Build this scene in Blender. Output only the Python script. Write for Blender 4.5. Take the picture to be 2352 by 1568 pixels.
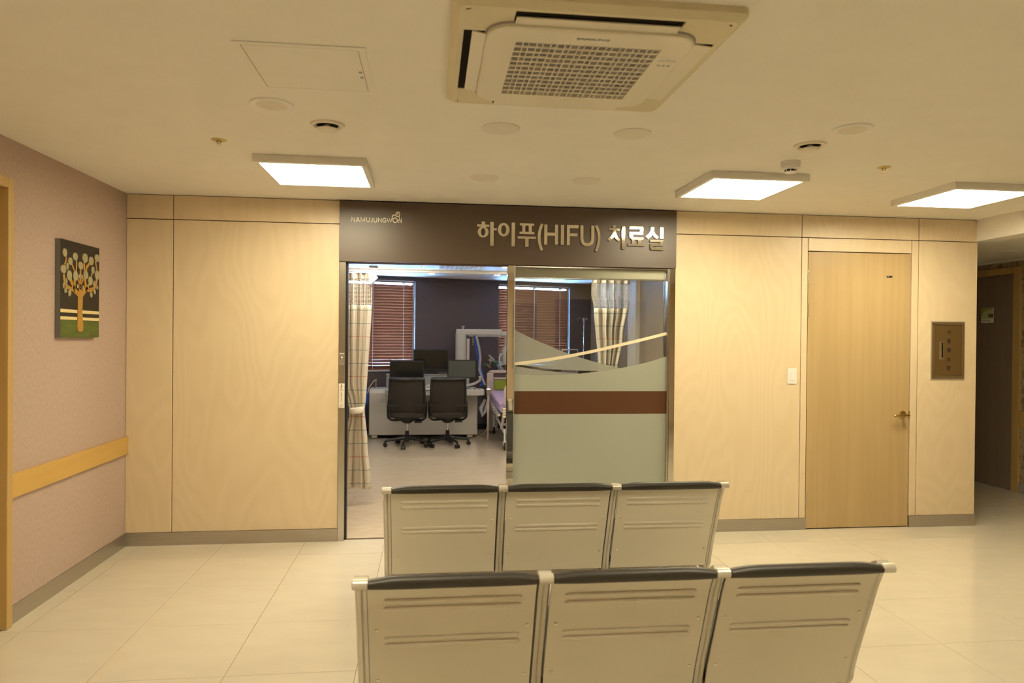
import bpy, bmesh, math, random
from mathutils import Vector, Matrix
random.seed(7)
for o in list(bpy.data.objects): bpy.data.objects.remove(o)
scene = bpy.context.scene
COL = scene.collection
PI = math.pi

# ------------------------------------------------------------------ camera
cam_d = bpy.data.cameras.new('camera'); cam = bpy.data.objects.new('camera', cam_d); COL.objects.link(cam)
cam_d.sensor_width = 36.0; cam_d.lens = 1597.72 / 2352 * 36.0
cam_d.clip_start = 0.05; cam_d.clip_end = 200
cam.matrix_world = Matrix(((0.99315833, -0.00834467, -0.11647699, 2.24712),
                           (-0.11641745, 0.00729862, -0.99317355, -5.46549),
                           (0.00913783, 0.99993855, 0.00627722, 1.58011),
                           (0, 0, 0, 1)))
cam_d.dof.use_dof = True; cam_d.dof.focus_distance = 5.6; cam_d.dof.aperture_fstop = 3.2
scene.camera = cam

# ------------------------------------------------------------------ world, exposure
W = bpy.data.worlds.new('world'); scene.world = W; W.use_nodes = True
bg = W.node_tree.nodes['Background']
bg.inputs[0].default_value = (0.27, 0.53, 1.0, 1); bg.inputs[1].default_value = 260.0
vs = scene.view_settings
vs.view_transform = 'Standard'; vs.look = 'None'; vs.gamma = 1.0; vs.use_curve_mapping = False
vs.exposure = 0.0
LAMP_COLOR = (1.0, 0.865, 0.575); LAMP_POWER = 32.0
INNER_COLOR = (1.0, 0.90, 0.74); INNER_POWER = 110.0; INNER_FILL = 19.0; ENTRY_FILL = 27.0  # the last two drive the added fill panels of the treatment room

# ------------------------------------------------------------------ materials
def new_mat(name, color, rough=0.5, metal=0.0, spec=0.5):
    m = bpy.data.materials.new(name); m.use_nodes = True
    b = m.node_tree.nodes['Principled BSDF']
    b.inputs['Base Color'].default_value = (*color, 1); b.inputs['Roughness'].default_value = rough
    b.inputs['Metallic'].default_value = metal; b.inputs['Specular IOR Level'].default_value = spec
    return m
def nd(m, t, **kw):
    n = m.node_tree.nodes.new(t)
    for k, v in kw.items():
        if k in n.inputs.keys(): n.inputs[k].default_value = v
        else: setattr(n, k, v)
    return n
def lk(m, a, ao, b, bi): m.node_tree.links.new(a.outputs[ao], b.inputs[bi])
def speckle(m, color, amt=0.06, scale=(40, 40, 40), bump=0.0, detail=4.0, dist=0.002):
    """colour grain (and fine relief) from object-space noise"""
    b = m.node_tree.nodes['Principled BSDF']
    tc = nd(m, 'ShaderNodeTexCoord'); mp = nd(m, 'ShaderNodeMapping'); mp.inputs['Scale'].default_value = scale
    nz = nd(m, 'ShaderNodeTexNoise'); nz.inputs['Scale'].default_value = 1.0; nz.inputs['Detail'].default_value = detail
    rp = nd(m, 'ShaderNodeValToRGB')
    rp.color_ramp.elements[0].position = 0.3; rp.color_ramp.elements[1].position = 0.7
    rp.color_ramp.elements[0].color = (*[c * (1 - amt) for c in color], 1)
    rp.color_ramp.elements[1].color = (*[min(1, c * (1 + amt)) for c in color], 1)
    lk(m, tc, 'Object', mp, 'Vector'); lk(m, mp, 'Vector', nz, 'Vector'); lk(m, nz, 'Fac', rp, 'Fac')
    lk(m, rp, 'Color', b, 'Base Color')
    if bump:
        bp = nd(m, 'ShaderNodeBump'); bp.inputs['Strength'].default_value = bump; bp.inputs['Distance'].default_value = dist
        lk(m, nz, 'Fac', bp, 'Height'); lk(m, bp, 'Normal', b, 'Normal')
    return m
def wood(name, c0, c1, stretch, ring=9.0, distort=2.5, rough=0.38, fine=60.0, fine_amt=0.25):
    """veneer: warped rings along z plus fine fibre"""
    m = new_mat(name, c0, rough); b = m.node_tree.nodes['Principled BSDF']
    tc = nd(m, 'ShaderNodeTexCoord'); mp = nd(m, 'ShaderNodeMapping'); mp.inputs['Scale'].default_value = stretch
    oi = nd(m, 'ShaderNodeObjectInfo'); ad = nd(m, 'ShaderNodeVectorMath', operation='ADD')
    sc = nd(m, 'ShaderNodeVectorMath', operation='SCALE'); sc.inputs['Scale'].default_value = 13.0
    cb = nd(m, 'ShaderNodeCombineXYZ')
    lk(m, oi, 'Random', cb, 'X'); lk(m, oi, 'Random', cb, 'Z'); lk(m, cb, 'Vector', sc, 0)
    lk(m, tc, 'Object', mp, 'Vector'); lk(m, mp, 'Vector', ad, 0); lk(m, sc, 'Vector', ad, 1)
    n1 = nd(m, 'ShaderNodeTexNoise'); n1.inputs['Scale'].default_value = 1.0; n1.inputs['Detail'].default_value = 2.0
    lk(m, ad, 'Vector', n1, 'Vector')
    mu = nd(m, 'ShaderNodeMath', operation='MULTIPLY'); mu.inputs[1].default_value = ring
    lk(m, n1, 'Fac', mu, 0)
    fr = nd(m, 'ShaderNodeMath', operation='PINGPONG'); fr.inputs[1].default_value = 0.5
    lk(m, mu, 0, fr, 0)
    m2 = nd(m, 'ShaderNodeMapping'); m2.inputs['Scale'].default_value = (fine, fine, fine * 0.03)
    lk(m, tc, 'Object', m2, 'Vector')
    n2 = nd(m, 'ShaderNodeTexNoise'); n2.inputs['Scale'].default_value = 1.0; n2.inputs['Detail'].default_value = 3.0
    lk(m, m2, 'Vector', n2, 'Vector')
    mx = nd(m, 'ShaderNodeMix', data_type='FLOAT'); mx.inputs['Factor'].default_value = fine_amt
    m3 = nd(m, 'ShaderNodeMath', operation='MULTIPLY'); m3.inputs[1].default_value = 2.0
    lk(m, fr, 0, m3, 0); lk(m, m3, 0, mx, 2); lk(m, n2, 'Fac', mx, 3)
    rp = nd(m, 'ShaderNodeValToRGB')
    rp.color_ramp.elements[0].color = (*c0, 1); rp.color_ramp.elements[1].color = (*c1, 1)
    lk(m, mx, 0, rp, 'Fac'); lk(m, rp, 'Color', b, 'Base Color')
    return m
def emit(name, color, strength):
    m = bpy.data.materials.new(name); m.use_nodes = True; nt = m.node_tree
    for n in list(nt.nodes): nt.nodes.remove(n)
    e = nt.nodes.new('ShaderNodeEmission'); o = nt.nodes.new('ShaderNodeOutputMaterial')
    e.inputs[0].default_value = (*color, 1); e.inputs[1].default_value = strength
    nt.links.new(e.outputs[0], o.inputs[0]); return m
def glassy(name, tint=(0.97, 1.0, 0.98), ior=1.5, gain=1.0):
    m = bpy.data.materials.new(name); m.use_nodes = True; nt = m.node_tree
    for n in list(nt.nodes): nt.nodes.remove(n)
    o = nt.nodes.new('ShaderNodeOutputMaterial'); mx = nt.nodes.new('ShaderNodeMixShader')
    t = nt.nodes.new('ShaderNodeBsdfTransparent'); g = nt.nodes.new('ShaderNodeBsdfGlossy')
    f = nt.nodes.new('ShaderNodeFresnel'); f.inputs[0].default_value = ior
    mu = nt.nodes.new('ShaderNodeMath'); mu.operation = 'MULTIPLY'; mu.inputs[1].default_value = gain
    t.inputs[0].default_value = (*tint, 1); g.inputs['Roughness'].default_value = 0.0
    nt.links.new(f.outputs[0], mu.inputs[0]); nt.links.new(mu.outputs[0], mx.inputs[0])
    nt.links.new(t.outputs[0], mx.inputs[1]); nt.links.new(g.outputs[0], mx.inputs[2])
    nt.links.new(mx.outputs[0], o.inputs[0]); return m
def film_mat(name, color, clear):
    """frosted adhesive film: scatters from both sides, lets a little straight through"""
    m = bpy.data.materials.new(name); m.use_nodes = True; nt = m.node_tree
    for n in list(nt.nodes): nt.nodes.remove(n)
    o = nt.nodes.new('ShaderNodeOutputMaterial')
    d = nt.nodes.new('ShaderNodeBsdfDiffuse'); tl = nt.nodes.new('ShaderNodeBsdfTranslucent'); tr = nt.nodes.new('ShaderNodeBsdfTransparent')
    gl = nt.nodes.new('ShaderNodeBsdfGlossy'); gl.inputs['Roughness'].default_value = 0.3
    a = nt.nodes.new('ShaderNodeMixShader'); c = nt.nodes.new('ShaderNodeMixShader'); e = nt.nodes.new('ShaderNodeMixShader')
    d.inputs[0].default_value = (*color, 1); tl.inputs[0].default_value = (*color, 1)
    a.inputs[0].default_value = 0.35; c.inputs[0].default_value = clear; e.inputs[0].default_value = 0.05
    nt.links.new(d.outputs[0], a.inputs[1]); nt.links.new(tl.outputs[0], a.inputs[2])
    nt.links.new(a.outputs[0], c.inputs[1]); nt.links.new(tr.outputs[0], c.inputs[2])
    nt.links.new(c.outputs[0], e.inputs[1]); nt.links.new(gl.outputs[0], e.inputs[2])
    nt.links.new(e.outputs[0], o.inputs[0]); return m

M = {}
M['ceiling'] = speckle(new_mat('ceiling_paint', (.87, .84, .78), .75), (.87, .84, .78), .015, (6, 6, 6))
M['ply'] = wood('birch_plywood', (.742, .598, .40), (.80, .662, .462), (1.5, 1.5, .45), 22.0, rough=.34, fine=55, fine_amt=.5)
M['groove'] = new_mat('panel_groove', (.10, .055, .03), .8)
M['oak'] = wood('oak_veneer', (.46, .33, .155), (.56, .41, .215), (9.0, 9.0, .25), 4.0, rough=.4, fine=140, fine_amt=.6)
M['casing'] = wood('ash_casing', (.50, .33, .12), (.62, .43, .18), (6, 6, .3), 4.0, rough=.4, fine=90, fine_amt=.6)
M['bumper'] = wood('maple_band', (.56, .345, .085), (.64, .41, .12), (6, .5, 6), 3.0, rough=.35, fine=40)
M['wallpaper'] = speckle(new_mat('mauve_wallpaper', (.50, .385, .325), .85, spec=.25), (.50, .385, .325), .12, (300, 160, 40), .25)
M['tile'] = speckle(new_mat('polished_tile', (.648, .598, .495), .07), (.648, .598, .495), .035, (3, 8, 3), detail=6)
M['grout'] = new_mat('grout', (.22, .17, .11), .8)
M['vinyl'] = speckle(new_mat('vinyl_tile', (.60, .505, .38), .12), (.60, .505, .38), .07, (6, 14, 6), detail=8)
M['vgrout'] = new_mat('vinyl_joint', (.30, .26, .22), .6)
M['brushed'] = speckle(new_mat('brushed_steel', (.52, .49, .45), .36, 1.0), (.52, .49, .45), .05, (3, 3, 90))
M['mirror'] = new_mat('polished_steel', (.78, .76, .72), .04, 1.0)
M['satin'] = new_mat('satin_steel', (.62, .60, .56), .22, 1.0)
M['letter'] = new_mat('mirror_letter', (.82, .78, .70), .06, 1.0)
M['signboard'] = new_mat('brown_sign', (.075, .041, .023), .40, 0, 1.0)
M['white'] = new_mat('white_plastic', (.82, .81, .78), .35)
M['offwhite'] = new_mat('aged_white_plastic', (.70, .63, .44), .45)
M['offwhite2'] = new_mat('white_grille_plastic', (.80, .75, .63), .42)
M['grey'] = new_mat('grey_plastic', (.36, .34, .33), .45)
M['frame'] = new_mat('grey_painted_metal', (.80, .78, .74), .4)
M['railpaint'] = new_mat('rail_paint', (.86, .82, .68), .35)
M['dark'] = new_mat('dark_void', (.014, .011, .008), .9, 0, .1)
M['black'] = new_mat('black_plastic', (.012, .011, .010), .45)
M['leather'] = speckle(new_mat('black_vinyl', (.032, .027, .021), .42), (.032, .027, .021), .15, (200, 200, 200), .2)
M['silver'] = new_mat('silver_powder_coat', (.71, .66, .555), .36, .08)
M['silver2'] = new_mat('silver_frame', (.62, .58, .50), .30, .3)
M['chrome'] = new_mat('chrome', (.80, .78, .74), .10, 1.0)
M['brass'] = new_mat('antique_brass', (.50, .36, .13), .18, 1.0)
M['bronze'] = new_mat('bronze_plate', (.23, .150, .062), .36, .6)
M['bronze2'] = new_mat('bronze_frame', (.30, .21, .105), .35, .7)
M['ink'] = new_mat('dark_ink', (.035, .022, .015), .6)
M['cream'] = new_mat('cream_vinyl', (.80, .72, .52), .5)
M['logo'] = new_mat('logo_white', (.92, .88, .76), .4)
M['brownfilm'] = new_mat('brown_film', (.100, .040, .018), .35)
M['glass'] = glassy('clear_glass', (.975, .985, .97), 1.5, 1.6)
M['winglass'] = glassy('window_glass', (.95, .98, 1.0), 1.45, 1.0)
M['frost'] = film_mat('frosted_film', (.52, .545, .46), .06)
M['frost2'] = film_mat('light_frosted_film', (.50, .52, .46), .28)
M['darkwall'] = speckle(new_mat('dark_mauve_wall', (.105, .078, .075), .8), (.105, .078, .075), .06, (120, 120, 40))
M['beigewall'] = new_mat('beige_wall', (.40, .33, .25), .75)
M['greywall'] = new_mat('slate_wall', (.07, .07, .07), .7)
M['blind'] = wood('stained_slat', (.150, .055, .022), (.195, .077, .033), (.6, 6, 6), 4.0, rough=.55, fine=30)
M['blind'].node_tree.nodes['Principled BSDF'].inputs['Specular IOR Level'].default_value = .3
M['alum'] = new_mat('aluminium', (.72, .73, .74), .3, .85)
M['machine'] = new_mat('machine_white', (.55, .52, .46), .38)
M['machine2'] = new_mat('machine_grey', (.42, .42, .44), .4)
M['screen'] = new_mat('monitor_screen', (.014, .014, .012), .16)
M['screen2'] = new_mat('reflection_grey_screen', (.085, .09, .075), .35)  # green-grey reflection put into the screen's base colour
M['chairmesh'] = speckle(new_mat('chair_mesh', (.026, .021, .015), .75), (.026, .021, .015), .2, (400, 400, 400))
M['blue'] = new_mat('blue_hose', (.02, .09, .42), .4)
M['clear'] = new_mat('clear_plastic', (.55, .55, .58), .15)
M['clear'].node_tree.nodes['Principled BSDF'].inputs['Alpha'].default_value = .55
M['bedcream'] = new_mat('bed_cream', (.62, .50, .42), .4)
M['bedgreen'] = new_mat('bed_green', (.26, .32, .02), .4)
M['lilac'] = speckle(new_mat('lilac_sheet', (.50, .36, .52), .8), (.50, .36, .52), .1, (8, 8, 8), .4, dist=.02)
M['green'] = new_mat('green_plastic', (.02, .16, .05), .3)
M['canvas'] = new_mat('canvas_black', (.018, .013, .008), .6)
M['canvasside'] = new_mat('canvas_side', (.20, .19, .18), .7)
M['gold'] = speckle(new_mat('gold_paint', (.50, .28, .055), .45, .3), (.50, .28, .055), .18, (90, 90, 90), .5)
M['leafpaint'] = speckle(new_mat('silver_leaf_paint', (.40, .36, .22), .5, .2), (.40, .36, .22), .2, (150, 150, 60), .5)
M['grasspaint'] = speckle(new_mat('green_paint', (.085, .12, .018), .5), (.085, .12, .018), .25, (10, 10, 50))
M['creampaint'] = new_mat('cream_paint', (.78, .64, .33), .5)
M['brasspale'] = new_mat('pale_brass', (.62, .50, .20), .4, .3)
M['leafwall'] = None
M['corridordoor'] = wood('dark_oak_veneer', (.24, .185, .14), (.31, .245, .19), (9, 9, .25), 4.0, rough=.45, fine=140, fine_amt=.6)
M['emit'] = emit('panel_light', LAMP_COLOR, LAMP_POWER)
M['emit2'] = emit('downlight_glow', INNER_COLOR, INNER_POWER)
M['emit3'] = emit('room_fill_light', INNER_COLOR, INNER_FILL)  # for the added panels deeper in the room
M['emit4'] = emit('entry_fill_light', INNER_COLOR, ENTRY_FILL)  # for the added panels by the entrance
M['offlamp'] = new_mat('frosted_diffuser', (.80, .75, .66), .5)
M['spk'] = speckle(new_mat('speaker_grille', (.76, .71, .63), .6), (.76, .71, .63), .08, (500, 500, 500))
M['signgreen'] = new_mat('sign_green', (.35, .42, .05), .4)
M['signcream'] = new_mat('sign_cream', (.60, .62, .38), .4)

def leaf_wallpaper():
    m = new_mat('leaf_wallpaper', (.45, .36, .2), .8); b = m.node_tree.nodes['Principled BSDF']
    tc = nd(m, 'ShaderNodeTexCoord'); mp = nd(m, 'ShaderNodeMapping')
    mp.inputs['Scale'].default_value = (7, 9, 5); mp.inputs['Rotation'].default_value = (.6, 0, 0)
    lk(m, tc, 'Object', mp, 'Vector')
    v = nd(m, 'ShaderNodeTexVoronoi'); v.inputs['Scale'].default_value = 1.0; v.feature = 'DISTANCE_TO_EDGE'
    n = nd(m, 'ShaderNodeTexNoise'); n.inputs['Scale'].default_value = 1.4; n.inputs['Distortion'].default_value = 2.0
    lk(m, mp, 'Vector', n, 'Vector'); lk(m, n, 'Color', v, 'Vector')
    rp = nd(m, 'ShaderNodeValToRGB'); rp.color_ramp.elements[0].position = .02; rp.color_ramp.elements[1].position = .09
    rp.color_ramp.elements[0].color = (.22, .16, .09, 1); rp.color_ramp.elements[1].color = (.46, .37, .22, 1)
    lk(m, v, 'Distance', rp, 'Fac'); lk(m, rp, 'Color', b, 'Base Color'); return m
M['leafwall'] = leaf_wallpaper()

def curtain_fabric():
    """cream cloth with printed check lines, from the cloth's own UV (metres)"""
    m = new_mat('check_fabric', (.84, .77, .64), .85); b = m.node_tree.nodes['Principled BSDF']
    uv = nd(m, 'ShaderNodeUVMap'); sp = nd(m, 'ShaderNodeSeparateXYZ'); lk(m, uv, 'UV', sp, 'Vector')
    def lines(sock, period, offs, half):
        a = nd(m, 'ShaderNodeMath', operation='ADD'); a.inputs[1].default_value = offs; lk(m, sp, sock, a, 0)
        w = nd(m, 'ShaderNodeMath', operation='WRAP'); w.inputs[1].default_value = period / 2; w.inputs[2].default_value = -period / 2
        lk(m, a, 0, w, 0)
        ab = nd(m, 'ShaderNodeMath', operation='ABSOLUTE'); lk(m, w, 0, ab, 0)
        c = nd(m, 'ShaderNodeMath', operation='LESS_THAN'); c.inputs[1].default_value = half; lk(m, ab, 0, c, 0)
        return c
    prev = None; base = (.84, .77, .64, 1)
    for sock, per, off, half, col in (('X', .12, .0, .0022, (.74, .50, .37, 1)), ('X', .12, .06, .0022, (.60, .63, .52, 1)),
                                      ('Y', .371, .0, .0024, (.13, .30, .25, 1)), ('Y', .371, .124, .0024, (.13, .30, .25, 1)),
                                      ('Y', .371, .247, .0024, (.70, .22, .10, 1))):
        l = lines(sock, per, off, half)
        mx = nd(m, 'ShaderNodeMix', data_type='RGBA')
        lk(m, l, 0, mx, 0)
        mx.inputs[7].default_value = col
        if prev is None: mx.inputs[6].default_value = base
        else: m.node_tree.links.new(prev.outputs[2], mx.inputs[6])
        prev = mx
    m.node_tree.links.new(prev.outputs[2], b.inputs['Base Color'])
    tl = nd(m, 'ShaderNodeBsdfTranslucent'); mxs = nd(m, 'ShaderNodeMixShader'); mxs.inputs[0].default_value = .3
    out = m.node_tree.nodes['Material Output']
    m.node_tree.links.new(prev.outputs[2], tl.inputs[0]); m.node_tree.links.new(b.outputs[0], mxs.inputs[1])
    m.node_tree.links.new(tl.outputs[0], mxs.inputs[2]); m.node_tree.links.new(mxs.outputs[0], out.inputs[0]); return m
M['curtain'] = curtain_fabric()
M['tieband'] = new_mat('cream_cloth', (.84, .77, .64), .85)
M['net'] = new_mat('curtain_net', (.78, .71, .58), .85)

# ------------------------------------------------------------------ mesh helpers
class B:
    """collects simple solids into one bmesh"""
    def __init__(s): s.bm = bmesh.new()
    def box(s, x0, x1, y0, y1, z0, z1, mtx=None):
        c = [(x0,y0,z0),(x1,y0,z0),(x1,y1,z0),(x0,y1,z0),(x0,y0,z1),(x1,y0,z1),(x1,y1,z1),(x0,y1,z1)]
        v = [s.bm.verts.new(mtx @ Vector(p) if mtx else p) for p in c]
        for f in ((3,2,1,0),(4,5,6,7),(0,1,5,4),(1,2,6,5),(2,3,7,6),(3,0,4,7)): s.bm.faces.new([v[i] for i in f])
        return s
    def loft(s, rings, closed=True, caps=True):
        vs_ = [[s.bm.verts.new(p) for p in r] for r in rings]
        n = len(rings[0])
        for a, b in zip(vs_, vs_[1:]):
            for i in range(n if closed else n - 1):
                j = (i + 1) % n; s.bm.faces.new((a[i], a[j], b[j], b[i]))
        if caps and closed:
            s.bm.faces.new(list(reversed(vs_[0]))); s.bm.faces.new(vs_[-1])
        return s
    def cyl(s, p0, p1, r, r1=None, n=16):
        return s.tube([p0, p1], [r, r if r1 is None else r1], n)
    def tube(s, pts, r, n=10, flat=None):
        pts = [Vector(p) for p in pts]; k = len(pts)
        rr = r if isinstance(r, (list, tuple)) else [r] * k
        rings = []; up = None
        for i in range(k):
            t = (pts[min(i+1,k-1)] - pts[max(i-1,0)]).normalized()
            if up is None:
                up = Vector((0,0,1)) if abs(t.z) < .9 else Vector((1,0,0))
            u = (up - t * up.dot(t)).normalized(); w = t.cross(u); up = u
            fu, fw = flat if flat else (1, 1)
            rings.append([pts[i] + (u * math.cos(a) * fu + w * math.sin(a) * fw) * rr[i] for a in [2*PI*j/n for j in range(n)]])
        return s.loft(rings)
    def lathe(s, prof, c, n=32, axis='z'):
        rings = []
        for r, h in prof:
            ring = []
            for j in range(n):
                a = 2*PI*j/n; x, y = r*math.cos(a), r*math.sin(a)
                ring.append(Vector(c) + (Vector((x,y,h)) if axis == 'z' else Vector((x,-h,y)) if axis == 'y' else Vector((h,x,y))))
            rings.append(ring)
        return s.loft(rings)
    def prism(s, poly, a0, a1, to):
        """poly in a plane, extruded between a0 and a1; to(u,v,a) -> xyz"""
        r0 = [Vector(to(u, v, a0)) for u, v in poly]; r1 = [Vector(to(u, v, a1)) for u, v in poly]
        return s.loft([r0, r1])
    def finish(s):
        bmesh.ops.recalc_face_normals(s.bm, faces=s.bm.faces); return s.bm

def loc_of(root):
    return root.location.copy() if root else Vector()
def put(name, b, mat, parent=None, smooth=False, bevel=0.0, seg=2):
    bm = b.finish() if isinstance(b, B) else b
    me = bpy.data.meshes.new(name); bm.to_mesh(me); bm.free()
    if mat: me.materials.append(M[mat] if isinstance(mat, str) else mat)
    if smooth:
        for p in me.polygons: p.use_smooth = True
    o = bpy.data.objects.new(name, me); COL.objects.link(o)
    if smooth:
        try: me.set_sharp_from_angle(angle=math.radians(38))
        except Exception: pass
    if bevel:
        md = o.modifiers.new('bevel', 'BEVEL'); md.width = bevel; md.segments = seg; md.limit_method = 'ANGLE'; md.angle_limit = math.radians(40)
    if parent: attach(o, parent)
    return o
def world_off(p):
    v = Vector(); 
    while p is not None and p.type == 'EMPTY': v += p.location; p = p.parent
    return v
def attach(o, parent):
    o.parent = parent
    o.matrix_parent_inverse = Matrix.Translation(-world_off(parent))
def tag(o, label, cat=None, group=None, kind=None):
    if label: o['label'] = label
    if cat: o['category'] = cat
    if group: o['group'] = group
    if kind: o['kind'] = kind
    return o
def thing(name, label, cat, loc=(0,0,0), group=None, kind=None):
    o = bpy.data.objects.new(name, None); COL.objects.link(o); o.location = loc; o.empty_display_size = .1
    return tag(o, label, cat, group, kind)
def struct(name, b, mat, label=None, **kw):
    o = put(name, b, mat, **kw); o['kind'] = 'structure'
    if label: o['label'] = label
    return o
def inst(src, name, dx, dy, dz, parent=None):
    o = bpy.data.objects.new(name, src.data); COL.objects.link(o)
    for md in src.modifiers:
        n = o.modifiers.new(md.name, md.type)
        if md.type == 'BEVEL': n.width = md.width; n.segments = md.segments; n.limit_method = md.limit_method; n.angle_limit = md.angle_limit
    o.location = Vector((dx, dy, dz))
    if parent: attach(o, parent)
    return o
def text(name, body, size, at, mat, parent, plane='y', extrude=.0008, bold=0.0, align='CENTER', shear=0.0, sx=1.0):
    """flat lettering; plane 'y' faces the lobby (-y), 'x' faces -x, 'z' faces down and reads from the lobby seats"""
    cu = bpy.data.curves.new(name, 'FONT'); cu.body = body; cu.size = size; cu.align_x = align; cu.align_y = 'CENTER'
    cu.extrude = extrude; cu.offset = bold; cu.shear = shear; cu.resolution_u = 3
    t = bpy.data.objects.new(name, cu); COL.objects.link(t)
    dg = bpy.context.evaluated_depsgraph_get()
    me = bpy.data.meshes.new_from_object(t.evaluated_get(dg)); bpy.data.objects.remove(t); bpy.data.curves.remove(cu)
    if plane == 'y': mt = Matrix(((1,0,0),(0,0,-1),(0,1,0)))
    elif plane == '-y': mt = Matrix(((-1,0,0),(0,0,1),(0,1,0)))
    elif plane == 'x': mt = Matrix(((0,0,-1),(-1,0,0),(0,1,0)))
    else: mt = Matrix(((1,0,0),(0,-1,0),(0,0,-1)))
    mt = mt.to_4x4() @ Matrix.Diagonal((sx, 1, 1, 1))
    me.transform(Matrix.Translation(at) @ mt)
    me.name = name; me.materials.clear(); me.materials.append(M[mat])
    o = bpy.data.objects.new(name, me); COL.objects.link(o)
    if parent: attach(o, parent)
    return o
XZ = lambda u, v, a: (u, a, v)
YZ = lambda u, v, a: (a, u, v)
XY = lambda u, v, a: (u, v, a)
def stroke(b, pts, w, a0, a1, to):
    """thick polyline prism"""
    p = [Vector((q[0], q[1])) for q in pts]; n = len(p); L = []; R = []
    for i in range(n):
        d0 = (p[i]-p[i-1]).normalized() if i else (p[1]-p[0]).normalized()
        d1 = (p[i+1]-p[i]).normalized() if i < n-1 else d0
        t = d0 + d1
        t = t.normalized() if t.length > 1e-6 else d0
        nn = Vector((-t.y, t.x)); k = min(1/max(.35, nn.dot(Vector((-d0.y, d0.x)))), 2.0) * w/2
        L.append(p[i] + nn*k); R.append(p[i] - nn*k)
    for i in range(n-1):
        b.prism([L[i], L[i+1], R[i+1], R[i]], a0, a1, to)
def ring_prism(b, cx, cz, ro, rz, ri, rzi, a0, a1, to, n=40):
    def rg(r, q, a): return [Vector(to(cx + r*math.cos(t), cz + q*math.sin(t), a)) for t in [2*PI*j/n for j in range(n)]]
    rr = [rg(ro, rz, a0), rg(ro, rz, a1), rg(ri, rzi, a1), rg(ri, rzi, a0)]
    vs_ = [[b.bm.verts.new(q) for q in r] for r in rr]
    for k in range(4):
        a, c = vs_[k], vs_[(k+1) % 4]
        for i in range(n):
            j = (i+1) % n; b.bm.faces.new((a[i], a[j], c[j], c[i]))
def glyph(b, items, a0, a1, to):
    for i, it in enumerate(items):
        f0 = a0 - .00035*i                       # each stroke a hair prouder than the last, so no two faces coincide
        if it[0] == 'P': b.prism(it[1], f0, a1, to)
        elif it[0] == 'E': ring_prism(b, *it[1], f0, a1, to)
        else: stroke(b, it[1], it[2], f0, a1, to)
def rrect(x0, x1, y0, y1, r, n=6):
    out = []
    for cx, cy, a in ((x1-r, y1-r, 0), (x0+r, y1-r, PI/2), (x0+r, y0+r, PI), (x1-r, y0+r, 1.5*PI)):
        for k in range(n+1):
            t = a + PI/2*k/n; out.append((cx + r*math.cos(t), cy + r*math.sin(t)))
    return out

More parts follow.
